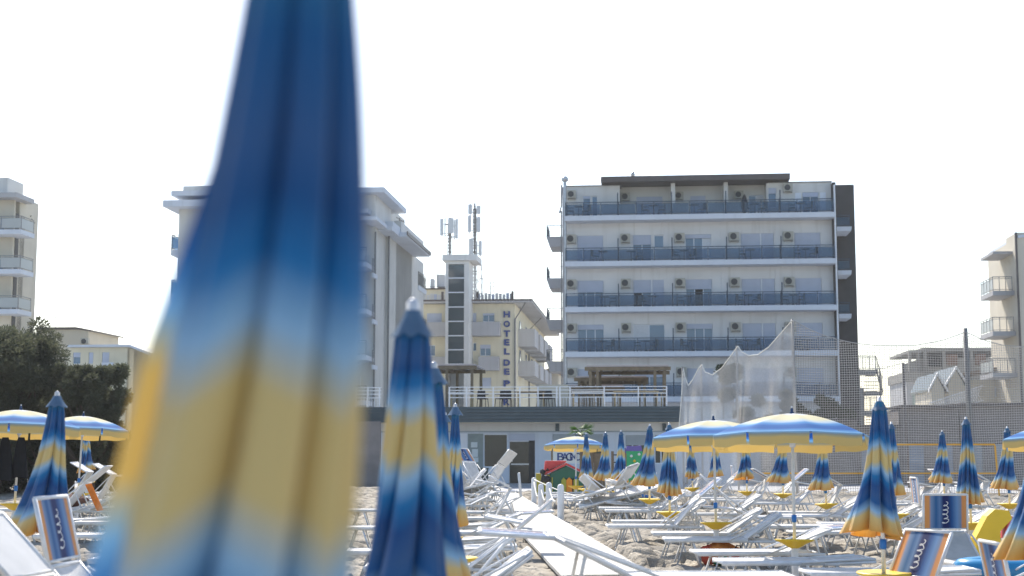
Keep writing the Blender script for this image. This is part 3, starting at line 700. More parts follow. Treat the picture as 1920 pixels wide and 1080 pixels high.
lt.build('tower_bracing', M['antenna'], D)
# roof parapet with pale panels and dark posts
pe = MB(); zp = dz(549, .5)
for p in (830, 895.5, 961): pe.box(dx(p-2, 560, .5), dx(p+2, 560, .5), .3, .7, ze+.3, dz(546, .5))
pe.build('parapet_post', M['roofdark'], D)
nq = 26
for i in range(nq):
    p = 786+i*(962-786)/nq
    if 836 < p < 878: continue
    MB().box(dx(p+.4, 560, .5), dx(p+6.2, 560, .5), .45, .5, ze+.32, zp-.05*(i % 3)).build('parapet_panel', M['plaster_white'] if i % 4 else M['shutter'], D)
# roof clutter
MB().box(dx(796, 545, 6), dx(838, 545, 6), 6, 10, ze+.3, dz(541, 6)).build('roof_hut', M['plaster_cream'], D)
MB().box(dx(794, 545, 5.8), dx(838, 545, 5.8), 5.8, 10, dz(541, 6)+.01, dz(538.5, 6)).build('hut_roof', M['roofdark'], D)
for p0, p1, yt, yb in ((818, 833, 513, 537), (806, 812, 520, 538)): MB().box(dx(p0, 530, 6), dx(p1, 530, 6), 6.2, 7.2, dz(yb, 6)+.05, dz(yt, 6)).build('rooftop_unit', M['antenna'], D)
railing(D, dx(788, 530, 6), dx(838, 530, 6), 5.9, dz(538, 6), 1.3, 3, 'none', 'greyrail')
railing(D, dx(895, 545, 8), dx(914, 545, 8), 8, dz(551, 8), 1.55, 2, 'none', 'greyrail')
g = MB()
for py in (529, 536.5, 545): g.tube([(dx(920, 540, 8), 8, dz(py, 8)), (dx(931, 540, 8), 8, dz(py, 8))], .025, 5)
g.tube([(dx(920, 540, 8), 8, dz(556, 8)), (dx(920, 540, 8), 8, dz(528, 8))], .05, 5); g.tube([(dx(925.5, 540, 8), 8, dz(556, 8)), (dx(925.5, 540, 8), 8, dz(528, 8))], .03, 5)
g.build('tv_aerial', M['greyrail'], D)
# letters
def letter(chh, x_, zc, hgt, root, y=-.12, off=.045):
    cu = bpy.data.curves.new('letter', 'FONT'); cu.body = chh; cu.size = 1; cu.extrude = .05; cu.offset = off
    to = bpy.data.objects.new('tmp', cu); COL.objects.link(to); bpy.context.view_layer.update()
    me = bpy.data.meshes.new_from_object(to.evaluated_get(bpy.context.evaluated_depsgraph_get())); bpy.data.objects.remove(to)
    xs = [v.co.x for v in me.vertices]; ys = [v.co.y for v in me.vertices]; cx, cy = (min(xs)+max(xs))/2, (min(ys)+max(ys))/2; s = hgt/(max(ys)-min(ys)); sw = hgt*1.02/(max(xs)-min(xs)) if chh not in 'EL' else hgt*.88/(max(xs)-min(xs))
    for v in me.vertices: v.co = Vector(((v.co.x-cx)*sw, y-v.co.z, (v.co.y-cy)*s))
    me.materials.clear(); me.materials.append(M['navy'])
    return inst('letter', me, root, (x_, 0, zc))
xlt = dx(950.5)
for chh, py in zip('HOTELDEPARIS', (589.5, 607.5, 625.5, 642, 659, 680, 697, 719, 737.5, 754, 770, 786)):
    letter(chh, xlt, dz(py), .56, D)

# cell masts behind the tower
def panel_ant(mb, x, y, z0, z1, w=.35): mb.box(x-w/2, x+w/2, y-.08, y+.08, z0, z1)
for (pbase, ptop, yb, yt, b_, lab, ants) in (
    (843, 843, 475, 408, 127, 'short antenna mast crowned by pale panels above the stair tower', ((829, 442, 411, .30), (835, 446, 410, .1), (846, 438, 410, .5), (857, 448, 412, .22), (853, 450, 414, .1))),
    (890, 891, 560, 381, 129, 'tall lattice antenna mast with three tiers of panels behind the stair tower', ((882, 402, 384, .35), (898, 402, 387, .35), (881, 436, 405, .3), (898, 436, 408, .35), (884, 478, 448, .4), (901, 480, 453, .3), (895, 480, 455, .1)))):
    am = fa(pbase, b_, 480); o = bempty('antenna_mast', am, b_, lab, 'antenna mast', z=0)
    zt_, zb_ = fz(yt, am, b_), fz(yb, am, b_)
    m_ = MB(); m_.tube([(0, 0, ze), (0, 0, zt_)], .09, 6)
    nseg = int((zt_-zb_)/.6)
    for i in range(nseg):
        z_ = zb_+i*.6; m_.tube([(-.16, -.1, z_), (.16, -.1, z_+.6)], .03, 4); m_.tube([(.16, -.1, z_), (-.16, -.1, z_+.6)], .03, 4)
    for x_ in (-.17, .17): m_.tube([(x_, -.1, zb_-1), (x_*.8, -.1, zt_-.5)], .04, 4)
    m_.build('lattice', M['greyrail'], o)
    for (p, yb2, yt2, w2) in ants:
        x_ = fa(p, b_, 440)-am; z0_, z1_ = fz(yb2, am, b_), fz(yt2, am, b_)
        MB().box(x_-w2/2, x_+w2/2, -.35, -.15, z0_, z1_).build('antenna_panel', M['antenna'], o)
        MB().tube([(0, -.1, (z0_+z1_)/2+.3), (x_, -.14, (z0_+z1_)/2+.3)], .035, 5).tube([(0, -.1, z0_+.2), (x_, -.14, z0_+.2)], .035, 5).tube([(x_, -.12, z0_-.3), (x_, -.12, z1_+.1)], .035, 5).build('antenna_bracket', M['greyrail'], o)

# small far house right of the cream hotel
BF = 150.; af = fa(1018, BF, 720); o = bempty('far_house', af, BF, 'small beige house with brown eaves between the lettered hotel and the white hotel', 'house')
Lf = fa(1046, BF, 720)-af; zh = fz(700, af, BF)
wl = MB(); wall_open(wl, 0, Lf, .04, zh, 0, .3, [(.5, 1.3, zh-2.6, zh-1.2)]); wl.box(0, Lf, 1.2, 9, .04, zh); wl.box(0, .3, .3, 9, .04, zh); wl.build('wall', M['plaster_beige'], o)
window(o, .5, 1.3, zh-2.6, zh-1.2, 0, 1, 1)
MB().prism([(-1.0, zh+.02), (Lf+.5, zh+.02), (Lf*.5, zh+.5)], -.8, 9.5).build('roof', M['tile'], o)
o = MB().box(0, 1.5, 0, 3, zft, zft+1.2).build('terrace_stub_wall', M['plaster_beige'], None, loc=None)
x_, y_ = world(fa(1010, 72, 745), 72); o.location = (x_, y_, 0); o.rotation_euler = (0, 0, PHI); tag(o, 'short beige wall standing on the terrace beside the pergola', 'wall')

# ---------------------------------------------------------------- tall stepped hotel on the left, half hidden by the near parasol
BL = 95.; al = fa(333, BL, 500)
Lh = bempty('stepped_hotel_building', al, BL, 'tall grey white hotel with stepped eaves and narrow balconies behind the near parasol', 'hotel')
def lx(p, py=500, y=0): return fa(p, BL+y, py)-al
def lz(py, y=0, x=0): return fz(py, al+x, BL+y)
zr = lz(385)
xm = lx(702, 600, 2)
wm = MB(); wm.box(0, lx(655), 0, 12, .04, zr); wm.box(lx(655), xm, 2, 14, .04, zr+1)
x2 = lx(728, 600, 6); wm.box(xm, x2, 6, 16, .04, lz(437, 6)-.05)
x3 = lx(732, 600, 9); wm.box(x2, x3, 9, 22, .04, lz(452, 8)-.05); wm.build('wall', M['plaster_pale'], Lh)
wm = MB(); wm.box(lx(662, 400, 0), lx(704, 400, 0), 0, 6, lz(418, 0), lz(366, 0)); wm.build('penthouse_wall', M['plaster_white'], Lh)
MB().box(lx(330, 360), lx(720, 360, -1), -1, 8, lz(367, -1), lz(357.5, -1)).build('roof_slab', M['slab'], Lh)
MB().box(lx(307, 380, -1), lx(662, 380, -1), -1.2, 9, lz(388, -1), lz(376, -1)).build('eaves', M['slab'], Lh)
MB().box(lx(343, 360, 1), lx(660, 360, 1), 1, 8, lz(376, 1), lz(349, 1)).build('parapet', M['plaster_pale'], Lh)
MB().box(lx(680, 420, -1), lx(706, 420, -1), -1, 3, lz(418, -1), lz(411, -1)).build('ledge', M['slab'], Lh)
MB().box(lx(697, 430, 3), lx(735, 430, 3), 3, 8, lz(437, 3), lz(430, 3)).box(lx(703, 420, 3.6), lx(737, 420, 3.6), 3.6, 8, lz(430, 3)+.01, lz(418, 3)).build('second_eaves', M['slab'], Lh)
MB().box(lx(727, 440, 6), lx(763, 440, 6), 6, 17, lz(449, 6), lz(441, 6)).build('third_eaves', M['slab'], Lh)
MB().box(lx(763, 440, 6)+.003, lx(763, 440, 6)+.08, 5.9, 17.1, lz(449, 6)+.1, lz(440, 6)+.02).build('gutter', M['roofdark'], Lh)
MB().prismz([(lx(735, 430, 6.5), 6.5), (lx(752, 430, 6.5), 6.5), (lx(752, 430, 6.5), 17), (lx(735, 430, 6.5), 17)], lz(441, 6)+.01, lz(420, 6.5)).build('attic_parapet', M['plaster_white'], Lh)
for p, yy in ((704, 1.9), (729.5, 5.9)): MB().tube([(lx(p, 500, yy), yy-.1, .04), (lx(p, 500, yy), yy-.1, lz(440, yy))], .07, 6).build('downpipe', M['greyrail'], Lh)
# balconies stacked at two depths
for py in (390, 488, 574, 659, 742):
    zz = lz(py+11, 0); x0_, x1_ = lx(640, py, -1), lx(687 if py > 400 else 690, py, -1)
    MB().box(x0_, x1_, -1.1, 2, zz-.32, zz).build('balcony_slab', M['slab'], Lh)
    if py > 400:
        railing(Lh, x0_, x1_, -1.05, zz, 1.0, 2, 'glass', 'greyrail', 'glassfrost')
        x0_, x1_ = x1_-.3, lx(701, py, .6); zz -= .55
        MB().box(x0_+.35, x1_, .6, 2, zz-.3, zz).build('balcony_slab', M['slab'], Lh)
        railing(Lh, x0_+.35, x1_, .65, zz, 1.0, 1, 'bars', 'greyrail')
        window(Lh, lx(662, py, 2), lx(676, py, 2), zz+.1, zz+2.3, 1.78, .3, 1)
# left edge balconies
for py in (478, 563, 648):
    zz = lz(py-10, 3); x0_ = lx(320, py, 3)
    MB().box(x0_, .0, 3, 6, zz-.4, zz).build('side_balcony', M['slab'], Lh); railing(Lh, x0_, -.05, 3.05, zz, 1.1, 1, 'glass', 'greyrail'); railing(Lh, 3.1, 5.9, x0_+.04, zz, 1.1, 2, 'glass', 'greyrail', axis=1)
# receding right face: slit windows, far balconies
for k_, py in enumerate((485, 570, 650)):
    zz = lz(py, 11, x3)
    for y_ in (10.5, 12.2): MB().box(x3+.002, x3+.05, y_, y_+.7, zz-.9, zz+.5).build('slit_window', M['glassdark'], Lh)
    z2 = lz(535+k_*83, 20, x3); wx1 = lx(783, 535, 20)
for k_, py in enumerate((535, 618, 700)):
    z2 = lz(py, 19, x3)
    MB().prism([(x3, z2-.35), (lx(785, py, 19), z2-.35), (lx(786, py, 19), z2), (x3, z2)], 19, 23).build('corner_balcony', M['slab'], Lh)
    railing(Lh, x3+.1, lx(785, py, 19), 19.05, z2, 1.15, 2, 'glass', 'greyrail', 'glassfrost'); railing(Lh, 19.1, 22.9, lx(785, py, 19)-.04, z2, 1.15, 3, 'bars', 'greyrail', axis=1)
    ac(Lh, lx(757, py-60, 18), 18.2, lz(py-56, 18), 0, (1.1, 1, 1.2))
MB().box(x3-.3, lx(757, 500, 19), 18.4, 24, .04, lz(452, 8)-.1).build('rear_wall', M['plaster_beige'], Lh)
g = MB(); xx = lx(716, 400, 7); g.tube([(xx, 7, lz(420, 7)), (xx, 7, lz(394, 7))], .05, 5); g.tube([(lx(707, 394, 7), 7, lz(394, 7)), (lx(737, 394, 7), 7, lz(394.5, 7))], .04, 5); g.build('tv_aerial', M['greyrail'], Lh)
g = MB(); xx = lx(749, 430, 8); g.tube([(xx, 8, lz(440, 8)), (xx, 8, lz(414, 8))], .04, 5); g.tube([(xx-.25, 8, lz(413, 8)), (xx+.3, 8.4, lz(421, 8))], .03, 5); g.tube([(xx-.3, 8, lz(420, 8)), (xx+.35, 8, lz(420, 8))], .03, 5); g.build('tv_aerial', M['greyrail'], Lh)

# ---------------------------------------------------------------- far left hotel
BE = 105.; ae = fa(-60, BE, 500); Eh = bempty('shaded_flank_hotel_building', ae, BE, 'tall pale hotel with a plain shade-grey painted side wall cut by the left picture edge', 'hotel')
def ex(p, py=500, y=0): return fa(p, BE+y, py)-ae
def ez(py, y=0): return fz(py, ae, BE+y)
ewall = MB(); opsE = []
for py in (430, 508, 582):
    opsE.append((ex(-6), ex(5), ez(py+6), ez(py-48)))
cz = [.04, ez(560), ez(487), ez(410), ez(366)]
for q in range(4): wall_open(ewall, 0, ex(22), cz[q], cz[q+1], 0, .3, [o_ for o_ in opsE if cz[q] <= o_[2] < cz[q+1]-.5])
ewall.box(0, ex(22), 1, 4.4, .04, cz[-1]); ewall.build('wall', M['plaster_beige'], Eh)
for o_ in opsE: window(Eh, *o_, 0, 0, 1)
MB().box(ex(22), ex(31, 500, 1), .4, 2.0, .04, ez(400)).build('dark_recess', M['charcoal'], Eh)
MB().box(ex(30, 500, 2), ex(57, 500, 4.5), 2, 4.5, .04, ez(427, 2)).build('side_wall', M['plaster_grey'], Eh)  # grey here puts the flank's shade into the wall colour
MB().box(ex(57, 500, 4.5)-.08, ex(57, 500, 4.5)+.05, 4.505, 4.6, .04, ez(427, 2)+.1).build('downpipe', M['roofdark'], Eh)
MB().box(0, ex(33, 370, -1), -1.2, 2.0, ez(372, -1), ez(363, -1)).build('eaves', M['plaster_grey'], Eh)
MB().box(0, ex(12, 345), .2, 3, ez(363, -1)+.01, ez(333)).build('attic_wall', M['plaster_white'], Eh)
for p, py in ((39, 440), (37, 514), (33, 589)):
    zz = ez(py, -1.6)+.35; x1_ = ex(p, py, -1.6)
    MB().box(0, x1_, -1.6, .8, zz-.35, zz).build('balcony_slab', M['slab'], Eh)
    railing(Eh, 0, x1_, -1.55, zz, 1.05, 3, 'glass', 'greyrail', 'glassfrost'); railing(Eh, -1.5, .7, x1_-.04, zz, 1.05, 1, 'glass', 'greyrail', 'glassfrost', axis=1)
g = MB()
rb = random.Random(3)
for i in range(70):
    c_ = Vector((ex(50, 420, 3)+rb.gauss(0, .3), 3+rb.gauss(0, .2), ez(425, 2)+abs(rb.gauss(.4, .3)))); d_ = Vector((rb.gauss(0, .1), rb.gauss(0, .1), rb.gauss(0, .1))); g.add([c_, c_+d_, c_+Vector((d_.y, d_.z, d_.x))], [(0, 1, 2)])
g.build('rooftop_plant', M['leaf2'], Eh)

# ---------------------------------------------------------------- low cream house behind the trees
BC = 100.; ac_ = fa(128, BC, 660); Ch = bempty('low_cream_house', ac_, BC, 'low cream house with flat roofs and shuttered windows behind the dark trees', 'house')
def cx_(p, py=660, y=0): return fa(p, BC+y, py)-ac_
def cz_(py, y=0): return fz(py, ac_, BC+y)
wl = MB(); zt_ = cz_(652); opsC = [(cx_(137), cx_(151), cz_(683), cz_(661)), (cx_(166.5), cx_(175), cz_(682), cz_(661)), (cx_(191.5), cx_(205), cz_(683), cz_(661))]
xe = cx_(240); wall_open(wl, 0, xe, .04, zt_, 0, .3, opsC); wl.box(0, xe, 1.2, 9, .04, zt_); wl.box(xe, cx_(283, 660, 5), 0, 9, .04, zt_-.05); wl.build('wall', M['plaster_cream'], Ch)
for o_ in opsC: window(Ch, *o_, 0, 1 if o_ is not opsC[0] else .4, 1)
MB().box(cx_(126, 650, -.5), cx_(242, 650, -.5), -.5, 9.2, zt_+.01, cz_(647.5)).build('roof', M['slab'], Ch)
MB().prism([(cx_(242, 650, -.5)+.01, zt_), (cx_(287, 650), zt_-.65), (cx_(287, 650), zt_-.45), (cx_(242, 650, -.5)+.01, cz_(647.5))], -.5, 9.2).build('sloping_roof', M['slab'], Ch)
MB().box(cx_(190, 690, -1), cx_(212, 690, -1), -1, -.9, cz_(697, -1), cz_(680, -1)).box(cx_(190, 690, -1), cx_(212, 690, -1), -.9, 0, cz_(697, -1), cz_(696, -1)).build('balcony', M['slab'], Ch)
up = MB(); up.box(cx_(70, 620, 9.5), cx_(166, 620, 9.5), 9.5, 16, .04, cz_(617, 9.5)); up.build('upper_wall', M['plaster_beige'], Ch)
MB().box(cx_(68, 615, 9.2), cx_(142, 615, 9.2), 9.2, 16.4, cz_(617, 9.5)+.01, cz_(613, 9.5)).prism([(cx_(142, 615, 9.2)+.01, cz_(617, 9.5)), (cx_(170, 615, 9.2), cz_(621, 9.5)), (cx_(170, 615, 9.2), cz_(618.5, 9.5)), (cx_(142, 615, 9.2)+.01, cz_(613, 9.5))], 9.2, 16.4).build('upper_roof', M['roofdark'], Ch)
ac(Ch, cx_(160, 640, 9), 9.1, cz_(640, 9)); MB().box(cx_(154, 645, 9), cx_(168, 645, 9), 8.6, 9.4, cz_(648, 9), cz_(645, 9)).build('unit_bracket', M['woodlight'], Ch)
g = MB(); xx = cx_(104, 610, 10); g.tube([(xx, 10, cz_(614, 10)), (xx, 10, cz_(586, 10))], .025, 5)
for q in (588, 594, 599): g.tube([(xx-.2, 10, cz_(q, 10)), (xx+.2, 10, cz_(q, 10))], .02, 4)
g.build('tv_aerial', M['greyrail'], Ch)

# ---------------------------------------------------------------- unfinished concrete building, gabled houses, right hotel
BU = 132.; au = fa(1700, BU, 700); Uh = bempty('unfinished_building', au, BU, 'unfinished bare concrete building with brick infill behind the beach net', 'building')
def ux(p, py=700, y=0): return fa(p, BU+y, py)-au
def uz(py, y=0): return fz(py, au, BU+y)
u = MB(); u.box(ux(1728), ux(1900), 0, 10, .04, uz(672)); u.build('wall', M['concrete'], Uh)
MB().box(ux(1728), ux(1900), -.35, 10.3, uz(660), uz(653)).build('roof_slab', M['concrete'], Uh)
MB().box(ux(1704), ux(1728)-.002, -.3, 10, uz(662), uz(657)).build('porch_beam', M['concrete'], Uh)
for p in (1706, 1722): MB().box(ux(p-2), ux(p+2), -.3, .2, uz(700), uz(662)).build('porch_column', M['concrete'], Uh)
for p in (1735, 1770, 1822, 1876): MB().box(ux(p-3), ux(p+3), -.3, -.003, uz(780), uz(660)).build('pilaster', M['concrete'], Uh)
for p0, p1 in ((1775, 1796), (1829, 1849), (1882, 1895)): MB().box(ux(p0), ux(p1), -.12, -.002, uz(686), uz(665)).build('brick_infill', M['brickred'], Uh)
MB().box(ux(1740), ux(1766), -.1, -.002, uz(688), uz(668)).build('painted_blind_opening', M['darkroom'], Uh)  # thin dark sheet on the solid wall, painting the shade of a hollow
MB().box(ux(1692), ux(1728), -1.2, 8, uz(716), uz(699)).build('terrace_wall', M['concrete'], Uh)
MB().box(ux(1695), ux(1740), -1.0, 8, .04, uz(716)-.01).build('lower_wall', M['plaster_grey'], Uh)
MB().box(ux(1705), ux(1728), -1.05, -1.0, uz(760), uz(738)).build('green_shutter', mat('pale_green_panel', (.30, .38, .34), .7), Uh)
MB().box(ux(1712), ux(1722), -1.06, -1.0, uz(733), uz(718)).build('brick_infill', M['brickred'], Uh)

BG = 112.
G = bempty('gabled_house', fa(1745, BG, 760), BG, 'pale house with two steep white edged gables behind the beach net', 'house'); ag = fa(1745, BG, 760)
def gx(p, py=740, y=0): return fa(p, BG+y, py)-ag
def gzz(py, y=0): return fz(py, ag, BG+y)
for (pl, pp, pr, ye, yp) in ((1743, 1758, 1774, 731, 702), (1775, 1794, 1812, 720, 690)):
    L_, P_, R_ = gx(pl), gx(pp), gx(pr); e_, t_ = gzz(ye), gzz(yp)
    MB().prism([(L_+.15, .04), (R_-.15, .04), (R_-.15, e_), (P_, t_-.15), (L_+.15, e_)], 0, 7).build('gable_wall', M['plaster_beige'], G)
    MB().prism([(L_-.1, e_-.2), (P_, t_-.1), (R_+.1, e_-.2), (R_+.1, e_+.05), (P_, t_+.12), (L_-.1, e_+.05)], -.35, -.02).build('barge_board', M['white'], G)
    MB().prism([(L_-.05, e_-.1), (P_, t_-.02), (R_+.05, e_-.1), (R_+.05, e_+.06), (P_, t_+.14), (L_-.05, e_+.06)], -.01, 8).build('roof', M['roofslate'], G)
MB().box(gx(1812), gx(1905), 1, 9, .04, gzz(712)).build('long_wall', M['plaster_beige'], G)
MB().prism([(gx(1800), gzz(706)), (gx(1905), gzz(690)), (gx(1905), gzz(684)), (gx(1800), gzz(700))], .4, 9.4).build('long_roof', M['tile'], G)
window(G, gx(1872), gx(1890), gzz(744), gzz(726), .82, 0, 1)
lt = MB()
for i in range(22):
    x_ = gx(1732)+i*.16; z0_ = gzz(782)+i*.055; lt.tube([(x_, -2, z0_), (x_+.5, -2, z0_+1.0)], .025, 4); lt.tube([(x_+.5, -2, z0_), (x_, -2, z0_+1.0)], .025, 4)
lo = MB(); o = bempty('trellis_fence', ag, BG, 'white diagonal trellis fence climbing beside the gabled house', 'fence'); lt.build('trellis', M['white'], o)
MB().tube([(gx(1732), -2, gzz(782)+1.0), (gx(1732)+4, -2, gzz(782)+2.3)], .05).tube([(gx(1732), -2, gzz(782)), (gx(1732)+4, -2, gzz(782)+1.2)], .05).build('trellis_rail', M['white'], o)

BR = 105.; ar = fa(1912, BR, 600); Rh = bempty('cream_balcony_hotel_building', ar, BR, 'tall cream hotel with projecting barred balconies cut by the right picture edge', 'hotel')
def rx(p, py=600, y=0): return fa(p, BR+y, py)-ar
def rz_(py, y=0): return fz(py, ar, BR+y)
w_ = MB(); w_.box(0, 9, 0, 3.0, .04, rz_(436)); w_.box(rx(1893, 600, 3), 9, 3.0, 9, .04, rz_(447)); w_.build('wall', M['plaster_beige'], Rh)
MB().box(-.12, .02, -.12, .04, .04, rz_(436)).build('downpipe', M['roofdark'], Rh)
MB().prism([(rx(1888, 450, 3), rz_(447)), (9, rz_(415)), (9, rz_(410)), (rx(1888, 450, 3), rz_(442))], -.2, 9).build('roof', M['slab'], Rh)
for j, py in enumerate((478, 552, 628, 706)):
    y0_ = 1.2; zz = rz_(py, y0_); xL = rx(1862 if j else 1862, py, y0_)
    MB().box(xL, 0, y0_, 5.2, zz-.05 if j else zz+.1, zz+.28).build('balcony_slab' if j else 'canopy_slab', M['plaster_grey'], Rh)
    if j:
        railing(Rh, xL, -.1, y0_+.04, zz+.28, 1.05, 3, 'none', 'greyrail'); railing(Rh, y0_+.1, 5.1, xL+.04, zz+.28, 1.05, 4, 'glass', 'greyrail', 'glassfrost', axis=1)
    window(Rh, rx(1899, py, 3), rx(1906, py, 3), zz+.3-2.9, zz-.6, 2.8, 0, 1, gm='darkroom')

# ---------------------------------------------------------------- low beach cabins behind the net
BK = 74.; ak = fa(1290, BK, 850)
def kx_(p, py=850, y=0): return fa(p, BK+y, py)-ak
segs = [(1290, 1382, 3.2, 'plaster_blue', 'pale blue beach cabin row beside the bar, behind the draped net'), (1384, 1500, 3.3, 'cabin', 'weathered grey brown cabin behind the net curtain'), (1502, 1608, 3.2, 'cabin', 'grey brown cabin with stacked blue grey shutters right of the tall net pole'), (1610, 1690, 2.9, 'cabin', 'low grey brown cabin below the fire stairs'), (1692, 1800, 3.9, 'cabin', 'long grey brown cabin with bluish doors below the unfinished building'), (1802, 1960, 4.0, 'cabin', 'grey brown cabin wall below the gabled houses at the right')]
for q, (p0, p1, hgt, mm, lab) in enumerate(segs):
    aa = fa(p0, BK, 850); o = bempty('beach_cabin', aa, BK, lab, 'beach cabin', 'low cabins behind the net'); W2 = fa(p1, BK, 850)-aa
    nd = max(2, int(W2/1.1)); opsK = []
    rq = random.Random(q)
    for i in range(nd):
        if rq.random() < .75: c_ = (i+.5)*W2/nd; opsK.append((c_-.38, c_+.38, .1, 2.1))
    wl = MB(); wall_open(wl, 0, W2, .04, hgt, 0, .15, opsK); wl.box(0, W2, .8, 5, .04, hgt-.05); wl.build('wall', M[mm], o)
    for k_ in opsK:
        s = MB()
        for i in range(14): s.box(k_[0]+.01, k_[1]-.01, .04+.015*(i % 2), .1, .12+i*.14, .12+i*.14+.13)
        s.build('shutter_door', M['cabinblue'] if rq.random() < .7 else M['shutter_grey'], o)
    MB().box(-.05, W2+.0, -.5, 5, hgt+.01, hgt+.14).build('roof', M['roofdark'] if mm == 'cabin' else M['slab'], o)
# ================================================================ BEACH
# walkway of pale slabs towards the bar door
wk = empty('walkway', (0, 0, 0)); wk['kind'] = 'structure'
yv = 13.0; rw = random.Random(2)
def wxr(y): return 2.92-.047*y
while yv < 60:
    L = 1.25; g = MB(); y2 = yv+L-.03; dz_ = rw.uniform(-.008, .008)
    g.add([(wxr(yv)-1.3, yv, .02+dz_), (wxr(yv), yv, .02+dz_), (wxr(y2), y2, .02+dz_), (wxr(y2)-1.3, y2, .02+dz_),
           (wxr(yv)-1.3, yv, .07+dz_), (wxr(yv), yv, .07+dz_), (wxr(y2), y2, .07+dz_), (wxr(y2)-1.3, y2, .07+dz_)],
          [(3, 2, 1, 0), (4, 5, 6, 7), (0, 1, 5, 4), (1, 2, 6, 5), (2, 3, 7, 6), (3, 0, 4, 7)])
    g.build('slab', M['walk'], wk); yv += L

# ---------------------------------------------------------------- parasols
def folded_canopy(seed, spread, lean, nth=128, nt=56, ztop=2.245, L=1.29, flare=.09, twist=.5, us=0., zig=1., base=.034):
    r_ = np.random.default_rng(seed); nl = 8
    amp = r_.uniform(.6, 1.0, nl); ph = r_.uniform(-.12, .12, nl); hem = r_.uniform(-.035, .035, nl)
    g = MB(); vs = []; uvs = []; th = np.linspace(0, 2*np.pi, nth, endpoint=False)
    pert = r_.uniform(0, 6.28, 3)
    for j in range(nt+1):
        t = j/nt
        R_ = base+.020*min(1, t/.05)+spread*(t**.9)+flare*t**4
        dep = .16+.56*t**.45
        for i, a in enumerate(th):
            al = a+twist*t+.35*t*math.sin(a+pert[0])+.25*math.sin(2*a+pert[1])*.6
            k = al*nl/(2*np.pi); lobe = int(np.floor(k)) % nl; fr = k-np.floor(k)
            fold = abs(math.sin(math.pi*fr))**.62
            fold2 = abs(math.sin(math.pi*(fr*2+.3*math.sin(3*t+lobe))))**.7
            rr_ = R_*(1-dep*(1-fold*(.82+.18*amp[lobe])))*(1-.13*t*(1-fold2)*amp[lobe])
            rr_ *= 1+.10*math.sin(a+pert[2])*t+.05*math.sin(t*9+a*2+pert[1])*t
            x = rr_*math.cos(a)+lean[0]*t*t; y = rr_*math.sin(a)+lean[1]*t*t
            z = ztop-L*t*(1-.0*t)+(hem[lobe]*fold+.05*math.cos(a-pert[2])+.03*(1-fold))*t**3
            vs.append((x, y, z)); uvs.append(((i/nth), t+us*min(1, t/.15)+zig*(.07*(.62-fold)+.05*(amp[lobe]-.8)+.03*math.sin(a*3+pert[0]))*min(1, t*2)*(1-.6*max(0, (t-.8)/.2))))
    fs = []
    for j in range(nt):
        for i in range(nth):
            i2 = (i+1) % nth; fs.append((j*nth+i, j*nth+i2, (j+1)*nth+i2, (j+1)*nth+i))
    g.add(vs, fs, uvs); return g.mesh('canopy', M['canopy'], True)
FC = [folded_canopy(11, .125, (-.03, 0)), folded_canopy(12, .13, (-.08, .02), flare=.11, twist=-.4), folded_canopy(13, .12, (.0, .0), twist=.9), folded_canopy(14, .14, (-.15, -.02), flare=.12, twist=.2)]
g = MB(); g.lathe([(.012, 0), (.022, 0), (.018, .012), (.012, .02), (.021, .034), (.021, .046), (.012, .058), (0, .06)], 14); fin_me = g.mesh('finial', M['finial'], True)
g = MB(); n = 32; vs = []
for j in range(6):
    t = j/5
    for i in range(n):
        a = 2*math.pi*i/n; r0 = .026+.036*t**1.3+.008*t*abs(math.cos(4*a))*2; vs.append((r0*math.cos(a), r0*math.sin(a), 2.272-.09*t**.9-.008*math.cos(8*a)*t))
g.add(vs, [(j*n+i, j*n+(i+1) % n, (j+1)*n+(i+1) % n, (j+1)*n+i) for j in range(5) for i in range(n)])
cap_me = g.mesh('cap_collar', mat('grey_blue_collar', lin((.36, .47, .58)), .6, .08, 12, trans=.25), True)
pole_me = MB().tube([(0, 0, .45), (0, 0, 2.30)], .021, 12).mesh('pole', M['alu'], True)
sleeve_me = MB().tube([(0, 0, -.15), (0, 0, .58)], .045, 16).mesh('ground_sleeve', M['white'], True)
clamp_me = MB().lathe([(.022, .84), (.034, .85), (.034, .93), (.022, .94)], 12).mesh('clamp', M['blue'], True)
g = MB(); g.lathe([(.04, .50), (.09, .52), (.16, .565), (.25, .60), (.262, .612), (.255, .622), (.15, .612), (.02, .608)], 32); tray_me = g.mesh('tray_table', M['yellow'], True)
